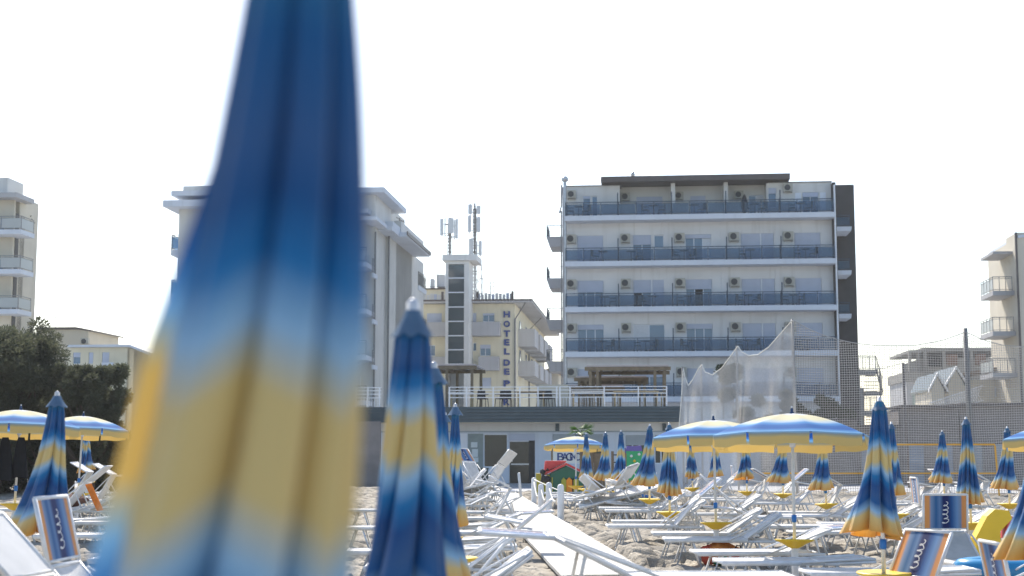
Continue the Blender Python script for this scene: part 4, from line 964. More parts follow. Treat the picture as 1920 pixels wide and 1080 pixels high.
# open parasol pieces
def open_canopy():
    g = MB(); n = 64; nt = 14; vs = []; uvs = []
    for j in range(nt+1):
        t = j/nt
        for i in range(n):
            a = 2*math.pi*i/n; pa = (a % (math.pi/4))/(math.pi/4)
            sc = math.cos(math.pi/8)/math.cos((pa-.5)*math.pi/4); sag = math.sin(pa*math.pi)
            r_ = 1.07*t*(1+(sc-1)*1.0); z = 2.285-.31*(t**1.7)-.020*sag*math.sin(math.pi*min(1, t*1.0))
            vs.append((r_*math.cos(a), r_*math.sin(a), z)); uvs.append((i/n, .86*t))
    g.add(vs, [(j*n+i, j*n+(i+1) % n, (j+1)*n+(i+1) % n, (j+1)*n+i) for j in range(nt) for i in range(n)], uvs)
    return g.mesh('canopy', M['opencanopy'], True)
oc_me = open_canopy()
def flap_mesh(seed):
    r_ = random.Random(seed); g = MB(); n = 8; nv = 4; vs = []; uvs = []
    for j in range(nv+1):
        for i in range(n+1):
            pa = .02+.96*i/n; a = (pa-.5)*math.pi/4; ap = math.cos(math.pi/8)*1.07
            x = ap+.008*math.sin(pa*9+seed)*j/nv+.02*(j/nv)*math.sin(seed*1.7); y = ap*math.tan(a)*(1-.03*j/nv); z = 1.978-.165*j/nv+.012*math.sin(pa*7+seed)*(j/nv)
            vs.append((x, y, z)); uvs.append((pa, .86+.14*j/nv))
    g.add(vs, [(j*(n+1)+i, j*(n+1)+i+1, (j+1)*(n+1)+i+1, (j+1)*(n+1)+i) for j in range(nv) for i in range(n)], uvs)
    return g.mesh('valance_flap', M['opencanopy'], True)
flaps = [flap_mesh(s) for s in range(4)]
rib_me = MB().tube([(.02, 0, 2.27), (.5, 0, 2.19), (1.06, 0, 1.965)], .007, 5).mesh('rib', M['greyrail'])
str_me = MB().tube([(.02, 0, 1.90), (.5, 0, 2.175)], .006, 5).mesh('strut', M['greyrail'])
hub_me2 = MB().lathe([(.022, 1.83), (.04, 1.84), (.04, 1.89), (.022, 1.9)], 12).mesh('runner', M['whiterail'], True)
knob_me = MB().lathe([(.05, 2.285), (.045, 2.33), (.025, 2.36), (.028, 2.39), (.022, 2.43), (0, 2.44)], 14).mesh('top_knob', M['knob'], True)
POLES = {}
def parasol(key, X, Y, opened, label, var=0, rot=None, tray=True, hs=1.0, tilt=(0, 0), sp=1.0, closeup=None):
    r_ = random.Random(sum(map(ord, key))*7); z0 = gz(X, Y)
    o = empty('parasol', (X, Y, z0), r_.uniform(-.2, .2) if rot is None else rot, label, 'parasol', 'open parasols' if opened else 'folded parasols')
    POLES[key] = (X, Y)
    inst('pole', pole_me, o); inst('ground_sleeve', sleeve_me, o)
    if tray: inst('tray_table', tray_me, o, (0, 0, 0), (0, 0, 0)); inst('clamp', clamp_me, o)
    if opened:
        c = inst('canopy', oc_me, o)
        for k in range(8):
            inst('valance_flap', flaps[(k+len(key)) % 4], c, (0, 0, 0), (0, 0, math.pi/8+k*math.pi/4))
            rb_ = inst('rib', rib_me, o, (0, 0, 0), (0, 0, k*math.pi/4)); inst('strut', str_me, rb_)
        inst('top_knob', knob_me, o, (0, 0, 2.27-2.285*.6), (0, 0, 0), (.75, .75, .6)); inst('finial', fin_me, o, (0, 0, 2.35), (0, 0, 0), (.6, .6, .6)); inst('runner', hub_me2, o)
    else:
        me = closeup or FC[var]
        cc_ = inst('canopy', me, o, (0, 0, 0), (0, 0, 0), (sp, sp, 1)); inst('cap_collar', cap_me, o, (0, 0, -.0 if closeup else -.0), (0, 0, 0), (1.0, 1.0, 1) if closeup else (1.18, 1.18, 1.0)); inst('finial', fin_me, o, (0, 0, 2.265), (0, 0, 0), (.8, .8, .8))
    if opened: tilt = (R(-3.4), R(.8))
    elif not closeup: tilt = (R(r_.uniform(-1.5, 1.5)), R(r_.uniform(-2, 1.5))); sx = r_.uniform(.9, 1.12); cc_.scale = (sp*sx, sp*sx, r_.uniform(.985, 1.01)); cc_.rotation_euler.z = r_.uniform(-.6, .6)
    o.scale = (1, 1, hs); o.rotation_euler = (tilt[0], tilt[1], o.rotation_euler[2])
    return o
def PX(px, Y): return gX(px, Y)
A_me = folded_canopy(23, .136, (-.20, .0), 320, 150, ztop=2.36, twist=.55, flare=.02, us=-.022, zig=.45, base=.027)
B_me = folded_canopy(31, .105, (-.03, 0), 224, 90, us=.10, twist=.7, zig=.6)
A_ = parasol('A', PX(552, 1.45), 1.45, False, 'huge blurred folded blue and yellow parasol right in front of the camera', rot=0, closeup=A_me)
g = MB(); vs = []; uvs = []
for j in range(61):
    t = .04+.8*j/60
    for i in range(7):
        u_ = i/6; bx0 = -(.046+.128*t**.9)*.86-.20*t*t; vs.append((bx0+.035-(.02+.062*min(1, t/.35))*u_, .02+.03*math.sin(u_*2.6+t*3), 2.36-1.29*t)); uvs.append((u_, t))
g.add(vs, [(j*7+i, j*7+i+1, (j+1)*7+i+1, (j+1)*7+i) for j in range(60) for i in range(6)], uvs)
g.build('loose_panel', M['canopy'], A_, True)
for c_ in A_.children:
    if c_.name.split('.')[0] in ('cap_collar', 'finial'): c_.location.z += .17
parasol('B', PX(772, 4.83), 4.83, False, 'large blurred folded parasol just right of the huge nearest one', rot=0, closeup=B_me)
parasol('C', PX(825, 8.3), 8.3, False, 'folded parasol half hidden behind the large blurred one, third in its row', 2, rot=.1, sp=.9)
parasol('D', PX(853, 15.9), 15.9, False, 'slim folded parasol at the left edge of the white bar wall', 2, rot=.3, sp=.62)
parasol('D2', PX(833, 19.6), 19.6, False, 'folded parasol hidden behind the third one, only its yellow tray showing', 2, rot=.3, sp=.6)
parasol('E', PX(96, 11.7), 11.7, False, 'folded parasol at far left in front of the dark trees, its hem blown left', 3, rot=.1, tray=False, hs=.985)
for c_ in bpy.data.objects['parasol.005'].children:
    if c_.name.startswith('canopy'): c_.scale.z = .86; c_.location.z = 2.245*.14
parasol('F', PX(30, 26), 26, True, 'open parasol at the left picture edge with black clothes hung under it', hs=1.02)
parasol('G', PX(147, 32), 32, True, 'open parasol right of the far left folded one, before the dark trees', hs=1.03)
parasol('G2', PX(165, 44), 44, False, 'small folded parasol seen under the rim of the left open parasol', 0)
parasol('G3', PX(106, 46), 46, False, 'narrow folded parasol partly behind the folded one at far left', 0)
parasol('R0', PX(1962, 11.5), 11.5, False, 'folded parasol cut by the right picture edge, nearest on that side', 3, rot=.2, hs=1.0)
parasol('R1', PX(1650, 14), 14, False, 'tall folded parasol standing over its yellow tray at the lower right', 1, rot=.1)
parasol('R2', PX(1486, 19.06), 19.06, True, 'largest open parasol, glare-pale painted blue top and yellow rim, in front of the net')
parasol('R3', PX(1341, 23.5), 23.5, True, 'open parasol left of and overlapped by the largest one', rot=.25)
parasol('R4', PX(1254, 27.5), 27.5, False, 'folded parasol in front of the left end of the draped net', 0)
parasol('R5', PX(1216, 33.9), 33.9, False, 'folded parasol beside the green climbing wall', 3, hs=1.04)
parasol('R6', PX(1168, 37.5), 37.5, False, 'folded parasol left of the green climbing wall, above the heap of loungers', 1)
parasol('R7', PX(1137, 40.8), 40.8, False, 'folded parasol with hem swung left, third right of the playhouse', 3)
parasol('R8', PX(1100, 43.5), 43.5, False, 'small folded parasol in front of the far open one by the playhouse', 0)
parasol('R9', PX(1079, 47.4), 47.4, True, 'small far open parasol above the playhouse and the BAGNO sign', hs=.98, rot=.0)
parasol('S1', PX(1299, 44.7), 44.7, False, 'folded parasol seen between the bar and the leftmost net fold', 0, tray=True)
parasol('S2', PX(1342, 46), 46, False, 'folded parasol hidden behind the pole of the second open parasol', 2)
parasol('S3', PX(1399, 40.8), 40.8, False, 'folded parasol under the left rim of the largest open parasol', 1)
parasol('S4', PX(1466, 38.7), 38.7, False, 'folded parasol close left of the pole of the largest open parasol', 3)
parasol('S5', PX(1549, 31.6), 31.6, False, 'folded parasol under the right rim of the largest open parasol', 3, rot=.1)
parasol('S6', PX(1676, 26.6), 26.6, False, 'folded parasol directly behind the tall folded one at the lower right', 2)
parasol('S7', PX(1817, 23.3), 23.3, False, 'folded parasol in front of the thick right net pole', 0, rot=.5, hs=1.01)
parasol('T1', PX(1768, 38), 38, False, 'small folded parasol before the orange net tapes, right of the middle', 3)
parasol('T2', PX(1889, 31.6), 31.6, False, 'folded parasol beside the end of the orange net tapes', 3)
parasol('T3', 10.35, 27.0, True, 'open parasol whose left rim pokes in at the right picture edge')

# ---------------------------------------------------------------- sun loungers
def sheet(g, P0, u, v, nu, nv, sag, th=.008, uvs=True):
    """fabric spanned by u (length) and v (width) from corner P0, sagging in the middle, with thickness"""
    n_ = Vector(u).cross(Vector(v)).normalized(); P0 = Vector(P0); u = Vector(u); v = Vector(v); vs = []; uv = []
    for s in (0, 1):
        for i in range(nu+1):
            for j in range(nv+1):
                a, b = i/nu, j/nv; p = P0+u*a+v*b-n_*(sag*math.sin(math.pi*b)*(.6+.4*math.sin(math.pi*a)))-n_*(th*s); vs.append(p); uv.append((b, a))
    m_ = (nu+1)*(nv+1); fs = []; 
    for i in range(nu):
        for j in range(nv):
            q = (i*(nv+1)+j, (i+1)*(nv+1)+j, (i+1)*(nv+1)+j+1, i*(nv+1)+j+1); fs.append(q); fs.append(tuple(x+m_ for x in reversed(q)))
    k = len(g.f); g.add(vs, fs, uv)
    return k
W = .30
def lounger(al, be, slen=.52, at=1.0):
    """al: backrest angle, be: sunshade direction (None: folded down behind)"""
    o = empty('sun_lounger')
    zt = .40
    f = MB()
    for s in (-1, 1): f.box(-.02, 1.27, s*W-.013, s*W+.013, zt-.035, zt+.025)
    for s in (-1, 1): f.box(1.27, 1.74, s*W-.012, s*W+.012, zt-.04, zt+.0)
    f.tube([(0, -W, zt), (0, W, zt)], .024, 8); f.tube([(1.24, -W, zt), (1.24, W, zt)], .015, 6); f.tube([(1.72, -W, zt-.02), (1.72, W, zt-.02)], .014, 6)
    f.build('frame', M['alu'], o, True)
    for x0_, x1_ in ((.30, .16), (.42, .56), (1.28, 1.14), (1.42, 1.60)):
        MB().tube([(x0_, -W+.02, zt-.01), (x1_, -W+.02, -.02), (x1_, W-.02, -.02), (x0_, W-.02, zt-.01)], .019, 6).build('leg', M['alu'], o, True)
    g = MB(); sheet(g, (0.0, W-.005, zt+.012), (1.24, 0, 0), (0, -2*W+.01, 0), 6, 5, -.022); g.build('seat_sling', M['sling'], o, True)
    c, s_ = math.cos(al), math.sin(al); BLn = .68; h = Vector((1.24, 0, zt+.01)); d = Vector((c, 0, s_)); e = h+d*BLn
    f = MB()
    for s in (-1, 1):
        f.tube([h+Vector((0, s*(W-.02), 0)), e+Vector((0, s*(W-.02), 0))], .019, 8)
    f.tube([e+Vector((0, -W+.02, 0)), e+Vector((0, W-.02, 0))], .017, 8)
    if al > .15:
        for s in (-1, 1): f.tube([h+d*.42+Vector((0, s*(W-.02), 0)), Vector((1.66, s*(W-.02), zt-.01))], .015, 6)
    f.build('back_frame', M['alu'], o, True)
    g = MB(); sheet(g, h+Vector((0, W-.025, 0))+d*.02, d*(BLn-.04), (0, -2*W+.05, 0), 4, 5, -.02); g.build('back_sling', M['sling'], o, True)
    for s in (-1, 1):   # armrest like side arms
        MB().tube([(.98, s*(W+.03), zt+.0), h+d*.60+Vector((0, s*(W+.03), .02))], .013, 6).build('side_stay', M['alu'], o, True)
    if be is None: bd = Vector((-c, 0, -s_)); p0 = e+Vector((.03*s_, 0, -.03*c)); slen = .46
    else: bd = Vector((math.cos(be), 0, math.sin(be))); p0 = h+d*BLn*at
    q = p0+bd*slen
    f = MB()
    for s in (-1, 1): f.tube([p0+Vector((0, s*(W+.01), 0)), q+Vector((0, s*(W+.01), 0))], .018, 6)
    f.tube([q+Vector((0, -W-.01, 0)), q+Vector((0, W+.01, 0))], .018, 6); f.tube([p0+bd*.04+Vector((0, -W-.01, 0)), p0+bd*.04+Vector((0, W+.01, 0))], .012, 6)
    sh = f.build('sunshade', M['alu'], o, True)
    # two faces: striped inside (towards the feet side), white outside
    nrm = bd.cross(Vector((0, 1, 0)))
    if nrm.x > 0: nrm = -nrm
    g = MB(); sheet(g, p0+bd*.05+Vector((0, W-.005, 0))+nrm*.003, bd*(slen-.06), (0, -2*W+.01, 0), 4, 5, .006, .002); g.build('striped_face', M['shade'], sh, True)
    g = MB(); sheet(g, p0+bd*.05+Vector((0, W-.005, 0))-nrm*.006, bd*(slen-.06), (0, -2*W+.01, 0), 4, 5, .006, .002); g.build('outer_face', M['shadewhite'], sh, True)
    # looping script printed on the striped face
    g = MB(); pts = []
    cc = p0+bd*(slen*.5)+nrm*.017
    word = []
    for k in range(91):
        t = k/90; a_ = .022+.022*abs(math.sin(t*7.1+.6)); u_ = (t-.5)*.30+.013*math.cos(t*31)+.006*math.sin(t*47)
        v_ = a_*math.sin(t*31)+.012*math.sin(t*13+1); word.append(cc+bd*u_+Vector((0, v_, 0)))
    for k in range(len(word)-1):
        a, b = word[k], word[k+1]; t_ = (b-a).normalized(); sd_ = t_.cross(nrm)*.0045; g.add([a-sd_, a+sd_, b+sd_, b-sd_], [(0, 1, 2, 3)])
    g.build('printed_script', M['white'], sh)
    return o
LV = [lounger(R(36), None), lounger(R(42), R(170), .5), lounger(R(30), R(95)), lounger(R(50), R(40)), lounger(R(3), R(100)), lounger(R(2), None), lounger(R(27), R(4), .55), lounger(R(62), R(150), .5), lounger(R(12), R(62)), lounger(R(50), R(76)), lounger(R(60), R(46), .56)]
for c_ in LV[10].children_recursive:
    if c_.name.startswith('striped_face'): c_.data.materials[0] = M['shadewhite']
    if c_.name.startswith('printed_script'): bpy.data.objects.remove(c_)
USED = set()
def put(v, X, Y, rot, label, z=0., group='white sun loungers'):
    z += gz(X, Y)
    src = LV[v]
    if v in USED: o = copy_tree(src)
    else: o = src; USED.add(v)
    o.location = (X, Y, z); o.rotation_euler = (0, 0, rot) if not isinstance(rot, tuple) else rot
    tag(o, label, 'sun lounger', group); return o
VD = ['plain raised', 'hooded', 'upright shaded', 'steep backed', 'flat but shaded', 'fully flat', 'level shaded', 'steep hooded', '', '', '']
def pair(key, name, vn, vf, dx=-1.15, gap=.78, jit=0):
    X, Y = POLES[key]; r_ = random.Random(key+'p')
    for v, s, wd in ((vn, -1, 'near'), (vf, 1, 'far')):
        if v is None: continue
        put(v, X+dx+r_.uniform(-.12, .12), Y+s*gap+r_.uniform(-.08, .08), R(r_.uniform(-5, 5)), f'{VD[v]} lounger on the {wd} side of {name}')
pair('R1', 'the tall lower right folded parasol', 4, 0)
pair('R2', 'the pole of the largest open parasol', 5, 6)
pair('R3', 'the pole of the second largest open parasol', 0, 0, dx=-1.0)
pair('R4', 'the parasol at the net left end', 3, 0)
pair('R5', 'the folded parasol beside the climbing wall', 0, 5)
pair('R6', 'the folded parasol above the lounger heap', 5, 5)
pair('R7', 'the folded parasol with hem swung left', 5, 5)
pair('R8', 'the small folded parasol by the playhouse', 5, 5)
pair('R9', 'the far open parasol by the playhouse', 5, None)
pair('S1', 'the folded parasol by the leftmost net fold', 1, 7)
pair('S2', 'the parasol behind the second open pole', 3, 2)
pair('S3', 'the folded parasol under the big left rim', 7, 1)
pair('S4', 'the folded parasol left of the largest pole', 1, 3)
pair('S5', 'the folded parasol under the big right rim', 0, 7)
pair('S6', 'the folded parasol behind the tall right one', 0, 2)
pair('S7', 'the folded parasol before the thick net pole', None, 0)
pair('T1', 'the small parasol before the orange tapes', 1, 7)
pair('T2', 'the parasol ending the orange tapes', 6, 1)
pair('T3', 'the open parasol at the right picture edge', 0, 6)
pair('R0', 'the folded parasol cut by the right edge', 5, 0)
# extra loungers between, turned the other way
put(6, PX(1560, 26.5), 26.5, R(178), 'lounger with head to the left and level shade, behind the largest parasol pole')
put(3, PX(1500, 30), 30.0, R(172), 'lounger with steep back leaning left, beyond the second open parasol')
put(0, PX(1270, 31.5), 31.5, R(3), 'lounger between the fourth and fifth poles right of the walkway')
put(1, PX(1700, 33.5), 33.5, R(4), 'lounger with shade over its head, below the lower orange tape left part')
put(7, PX(1730, 36), 36.0, R(-4), 'lounger with very steep back just right of the far folded parasol')
put(1, PX(1620, 37), 37.0, R(5), 'lounger with shade over its head below the tall net pole')
put(2, PX(1830, 30), 30.0, R(0), 'lounger with upright shade near the thick right net pole')
put(5, PX(1480, 24.6), 24.6, R(2), 'flat lounger just behind the largest open parasol pole')
# special loungers at lower right: striped shades facing the camera
put(2, PX(1772, 19.6), 21.1, R(91), 'lounger turned away with big striped shade standing square to the camera', z=.0).location = (PX(1802, 19.6), 18.5, -.10)
put(8, 2.15, 13.0, R(28), 'lounger with slanting striped shade and white script beside the near yellow tray', z=.0)
put(6, PX(1700, 15.2), 14.7, R(8), 'lounger with level shade frame, left of the blue inflatable boat')
put(5, PX(1510, 16.5), 16.6, R(2), 'flat lounger in parasol shade at the lower right of the thick sleeve')
# left of the walkway: feet left, heads towards the walkway
def lft(v, pxh, Y, rot, lab, z=0.): put(v, PX(pxh, Y)-1.75*math.cos(R(rot)), Y, R(rot), lab, z)
lft(0, 985, 14.2, 3, 'lounger with raised back, nearest at the left of the walkway')
lft(3, 975, 15.2, -2, 'lounger with steep back behind the nearest one left of the walkway')
lft(0, 960, 17.4, 2, 'lounger by the lower yellow tray left of the walkway')
lft(1, 985, 18.6, -3, 'lounger with shade over its head beyond the lower left tray')
lft(5, 945, 20.6, 2, 'flat lounger, first of the flat ones left of the walkway')
lft(5, 925, 22.4, 0, 'flat lounger, second of the flat ones left of the walkway')
lft(6, 965, 24.5, 2, 'lounger with level shade left of the middle of the walkway')
lft(5, 920, 26.6, -1, 'flat lounger, third of the flat ones left of the walkway')
lft(7, 975, 29.5, 3, 'steep backed lounger with its striped shade inside turned to the walkway')
lft(2, 970, 32.5, -3, 'lounger with upright shade left of the far walkway')
lft(6, 920, 36.5, 4, 'lounger with level shade in front of the dark green chairs')
lft(1, 925, 40.5, 0, 'lounger with shade over its head in front of the dark bar door')
lft(6, 895, 44.5, 0, 'farthest lounger with level shade left of the walkway')
# the stacked pair near the walkway start
put(5, 1.55, 11.3, R(180), 'lower lounger of the stacked pair beside the near end of the walkway')
put(6, 2.15, 11.2, (0, 0, R(183)), 'upper lounger of the stacked pair, raised back sloping down to the right', z=.42)
# far left group
def rgt(v, px_, Y, rot, lab, z=0.): put(v, PX(px_, Y), Y, R(rot), lab, z)
put(9, -1.74, 10.9, R(176), 'lounger at far left whose striped shade with script leans left')
put(10, -1.52, 9.2, R(174), 'blurred lounger in the lower left corner with a white slanting shade', -.03)
rgt(1, 60, 16.5, 8, 'lounger behind the far left folded parasol')
rgt(0, 80, 22, 4, 'lounger under the open parasol at the left picture edge')
rgt(5, 20, 25, 4, 'flat lounger under the open parasol at the left picture edge')
rgt(3, 10, 29, 2, 'steep lounger beyond the open parasol at the left picture edge')
rgt(6, 60, 28.6, 2, 'lounger with level shade left of the brown bag')
rgt(5, 110, 29.8, 2, 'flat lounger carrying the brown bag by the left yellow tray')
rgt(7, 90, 34, 3, 'steep backed lounger behind the left yellow tray')
rgt(1, 130, 36, 2, 'lounger with shade over its head beyond the left yellow tray')
rgt(7, 60, 38, 0, 'steep backed lounger far left near the trees')
rgt(1, 180, 40, 2, 'lounger with shade over its head at the foot of the trees')
rgt(6, 150, 24.5, 2, 'lounger with level shade just left of the huge blurred parasol')
rgt(0, 185, 18.5, 2, 'lounger low down beside the hem of the huge blurred parasol')
# hidden-from-nothing gap between the two blurred parasols
rgt(1, 640, 26, 2, 'lounger glimpsed in the gap between the two blurred parasols')
rgt(0, 650, 33, 2, 'farther lounger glimpsed in the gap between the two blurred parasols')
rgt(5, 655, 20, 2, 'flat lounger low in the gap between the two blurred parasols')
# heaps of stacked loungers
rh = random.Random(9)
ORD = ['lowest', 'second lowest', 'third lowest', 'middle', 'third highest', 'second highest', 'topmost', 'loose']
def heap(pxc, Y, n, name, w_=1.0):
    for i in range(n):
        v = rh.choice([0, 3, 5, 5, 0]); k = i/max(1, n-1); X = PX(pxc, Y)-.9+rh.uniform(-.45, .45)*w_
        sgn = 1 if i % 2 == 0 else -1; tl = rh.uniform(2, 15)
        rot = (R(rh.uniform(-14, 14)), R(-tl), R(rh.uniform(-42, 42)+(0 if sgn > 0 else 180)))
        if sgn < 0: X += 1.7
        put(v, X, Y+rh.uniform(-.6, .6), rot, f'{ORD[i] if i < n-1 else "topmost"} lounger of the tangled heap {name}', z=-.08+.05*i, group=f'loungers heaped {name}')
heap(1180, 37, 7, 'below the climbing wall')
heap(885, 42, 6, 'at the left end of the bar wall', .8)

# ---------------------------------------------------------------- rope fence by the walkway
posts = [(1001, 48.5, .80), (1014, 43.5, .70), (1029, 40.5, .82), (1051, 37, .85)]
pts = []
for i, (p, Y, h) in enumerate(posts):
    X = PX(p, Y); lab = ['farthest white rope fence post, by the bar door', 'second farthest white rope fence post, shorter', 'third thicker white rope fence post', 'nearest white rope fence post, beside the first loungers'][i]
    o = MB().lathe([(.09, -.1), (.085, h), (.06, h+.05), (0, h+.07)], 12).build('fence_post', M['white'], None, True, (X, Y, 0)); tag(o, lab, 'post', 'rope fence posts')
    pts.append(Vector((X, Y, h)))
rp_ = []
for i in range(3):
    for k in range(9):
        t = k/8; q = pts[i].lerp(pts[i+1], t); q.z -= .05+.38*math.sin(math.pi*t); rp_.append(q)
tag(MB().tube(rp_, .022, 6).build('slack_rope', M['rope'], None, True), 'slack white rope hanging in loops between the fence posts', 'rope')
e_ = Vector((PX(1150, 37.5), 38, .35)); r2_ = [pts[0].lerp(e_, k/10)-Vector((0, 0, .1*math.sin(math.pi*k/10))) for k in range(11)]
tag(MB().tube(r2_, .018, 6).build('taut_rope', M['rope'], None, True), 'thin taut rope running right from the farthest fence post past the playhouse', 'rope')

# ---------------------------------------------------------------- playhouse, toys, sign
Yp = 52.; xa_, xb_ = PX(1031, Yp), PX(1093, Yp); Wd = xb_-xa_
P = empty('playhouse', (xa_, Yp, 0), 0, 'small plastic playhouse with red roof, dark green walls and yellow orange shutters', 'playhouse')
zb, zt = 0., .92; rp2 = 1.32
w_ = MB(); mid = Wd*.5; w_.prism([(0, .0), (Wd*.36, 0), (Wd*.36, .5), (Wd*.36, .78), (mid+.02, .85), (Wd*.78, .78), (Wd*.78, 0), (Wd, 0), (Wd, zt), (mid, 1.22), (0, zt)][0:0] or [(0, 0), (Wd, 0), (Wd, zt), (mid, 1.22), (0, zt)], 0, 1.0); w_.build('wall', M['green'], P)
MB().box(-.14, -.005, .02, .98, 0, zt-.02).build('side_wall', M['limegreen'], P)
MB().prism([(-.22, zt-.05), (mid, 1.24), (Wd+.16, zt-.05), (Wd+.16, zt+.03), (mid, rp2), (-.22, zt+.03)], -.10, 1.1).build('roof', M['red'], P)
MB().prism([(-.18, zt+.03), (mid-.1, rp2+.03), (Wd+.1, zt+.1), (Wd+.1, rp2+.06), (-.1, rp2+.06)][0:0] or [(-.2, zt+.06), (mid, rp2+.03), (mid, rp2+.07), (-.16, rp2+.07)], .2, 1.2).build('roof_back', M['red'], P)
ox = Wd*.36
MB().box(ox+.02, ox+.50, -.012, -.002, .22, .76).build('painted_dark_opening', M['darkroom'], P)  # near-black sheet on the front wall, painted for the shade inside
for x_, m_, wd_ in ((ox-.02, 'limegreen', .17), (ox+.16, 'orange', .21), (ox+.42, 'limegreen', .18)):
    MB().prism([(x_, .22), (x_+wd_, .22), (x_+wd_, .70), (x_+wd_/2, .80), (x_, .70)], -.06, -.015).build('shutter', M[m_], P)
MB().box(.06, .10, -.03, -.002, .1, .8).build('corner_trim', M['limegreen'], P)
o = MB().prism([(0, 0), (.50, 0), (.50, .62), (.24, .62), (.18, .92), (0, .92)], 0, .7).build('yellow_play_panel', M['limegreen'], None, loc=(PX(1005, 53), 53, 0)); tag(o, 'olive yellow plastic toy block standing left of the playhouse', 'toy')
s = MB(); s.tube([(0, 0, .3), (.14, 0, .95), (.30, .05, 1.05)], .05, 8); s.tube([(.1, 0, .7), (.34, 0, .45), (.36, 0, .1)], .035, 6); s.lathe([(0, -.11), (.10, -.05), (.10, .05), (0, .11)], 12, (.1, 0, .95)); s.lathe([(0, -.16), (.14, -.08), (.15, .08), (0, .16)], 12, (.24, 0, .68))
o = s.build('folded_stroller', M['black'], None, True, (PX(1012, 52), 51.8, .05)); tag(o, 'black folded stroller bundled between the toy block and the playhouse', 'stroller')
# BAGNO sign
Ys = 57.; xs_ = PX(1037, Ys); ws_ = PX(1087, Ys)-xs_; zs_0, zs_1 = gZ(868, Ys), gZ(842, Ys)
Sg = empty('sign_board', (xs_, Ys, 0), 0, 'pale board with hand painted blue letters BAGNO behind the playhouse', 'sign')
MB().box(-.05, ws_, 0, .04, zs_0, zs_1+.1).build('board', M['sign'], Sg)
for x_ in (-.08, ws_): MB().box(x_, x_+.07, -.02, .06, -.1, zs_1+.1).build('post', M['wood'], Sg)
for i, c_ in enumerate('BAGNO'):
    l_ = letter(c_, .12+.18+i*(ws_-.2)/5, (gZ(856.5, Ys)), .31, Sg, y=-.02, off=.012); l_.scale = (.86, .2, 1)
# green climbing wall
Yc = 56.; xc_ = PX(1174, Yc); wc_ = PX(1207, Yc)-xc_
Cw = empty('climbing_wall', (xc_, Yc, 0), 0, 'bright green climbing wall with purple top and small pale holds', 'climbing wall')
zc1, zc2, zc0 = gZ(835, Yc), gZ(846, Yc), .0
MB().prism([(0, 0), (wc_*1.05, 0), (wc_*1.05, 1.0), (wc_, 1.45), (wc_*.92, zc2), (0, zc2)], 0, .35).build('panel', M['brightgreen'], Cw)
MB().prism([(0, zc2+.004), (wc_*.92, zc2+.004), (wc_*.85, zc1), (wc_*.5, zc1-.03), (.05, zc1-.02)], 0, .35).build('purple_top', M['purple'], Cw)
for x_, z_, m_ in ((.2, 1.55, 'white'), (.32, 1.36, 'yellow'), (.18, 1.05, 'white'), (.46, .95, 'green'), (.35, .7, 'green'), (.2, .55, 'orange'), (.5, 1.62, 'white'), (.46, .45, 'yellow')):
    g = MB(); g.lathe([(.0, -.06), (.06, -.03), (.05, .03), (0, .06)], 7, (x_, -.02, z_)); g.build('hold', M[m_], Cw, True)
MB().box(-.06, -.005, .05, .3, 0, zc1-.1).build('side_post', M['purple'], Cw)
# wooden frame with rungs and brown board
o = empty('climbing_frame', (PX(1108, 54), 54, 0), 0, 'brown wooden climbing frame with dark rungs between the folded parasols', 'climbing frame')
wf = PX(1146, 54)-PX(1108, 54)
for x_ in (0, .42, wf): MB().box(x_, x_+.10, 0, .1, -.1, gZ(846, 54)).build('post', M['wood'], o)
MB().box(.11, .41, .03, .07, .1, gZ(850, 54)).build('board', M['wood'], o)
for z_ in (gZ(853, 54), gZ(867, 54), gZ(881, 54)): MB().tube([(wf, .05, z_), (wf+.5, .05, z_)], .025, 6).build('rung', M['black'], o)
MB().box(wf+.5, wf+.58, 0, .1, -.1, gZ(850, 54)).build('post', M['wood'], o)
g = MB(); g.lathe([(.15, -.05), (.19, .1), (.2, .5), (.18, .78), (.12, .86), (0, .88)], 18); g.lathe([(.2, .28), (.215, .3), (.2, .32)], 18); o = g.build('blue_barrel', M['blue'], None, True, (PX(1212, 46), 46, 0)); tag(o, 'blue plastic barrel standing right of the lounger heap', 'barrel')
o = MB().lathe([(.10, -.05), (.10, 1.0), (.13, 1.02), (.13, 1.06), (0, 1.08)], 14).build('white_barrel', M['white'], None, True, (PX(1224, 47), 47, 0)); tag(o, 'narrow white plastic bin right of the blue barrel', 'bin')
# potted palm
Yl = 63.; xl_ = PX(1089, Yl); zl = gZ(812, Yl)
o = empty('palm_tree', (xl_, Yl, 0), 0, 'small fan palm with bright fronds above the far open parasol', 'palm tree')
MB().tube([(0, 0, 0), (.05, 0, zl*.5), (0, 0, zl)], .1, 10, rs=[.13, .1, .08]).build('trunk', M['bark'], o, True)
rl = random.Random(4)
for k in range(13):
    az = k*2.4; el = rl.uniform(.0, .9); L_ = rl.uniform(.6, .95); g = MB(); d_ = Vector((math.cos(az)*math.cos(el), math.sin(az)*math.cos(el), math.sin(el))); sd_ = Vector((-math.sin(az), math.cos(az), 0)); b_ = Vector((0, 0, zl))
    up_ = sd_.cross(d_)
    for j in range(9):
        t = (j-4)/4; ang = t*1.0; st_ = b_+d_*L_*.35; tip = b_+d_*L_*(.4+.6*math.cos(ang*.8))+sd_*math.sin(ang)*L_*.5-Vector((0, 0, .18*L_+.1*abs(t))); m_ = st_.lerp(tip, .5)+up_*-.02
        w2 = (tip-st_).cross(up_).normalized()*.035; g.add([st_, m_-w2, tip, m_+w2], [(0, 1, 2, 3)])
    g.tube([b_, b_+d_*L_*.36], .012, 4); g.build('frond', M['palm'], o)
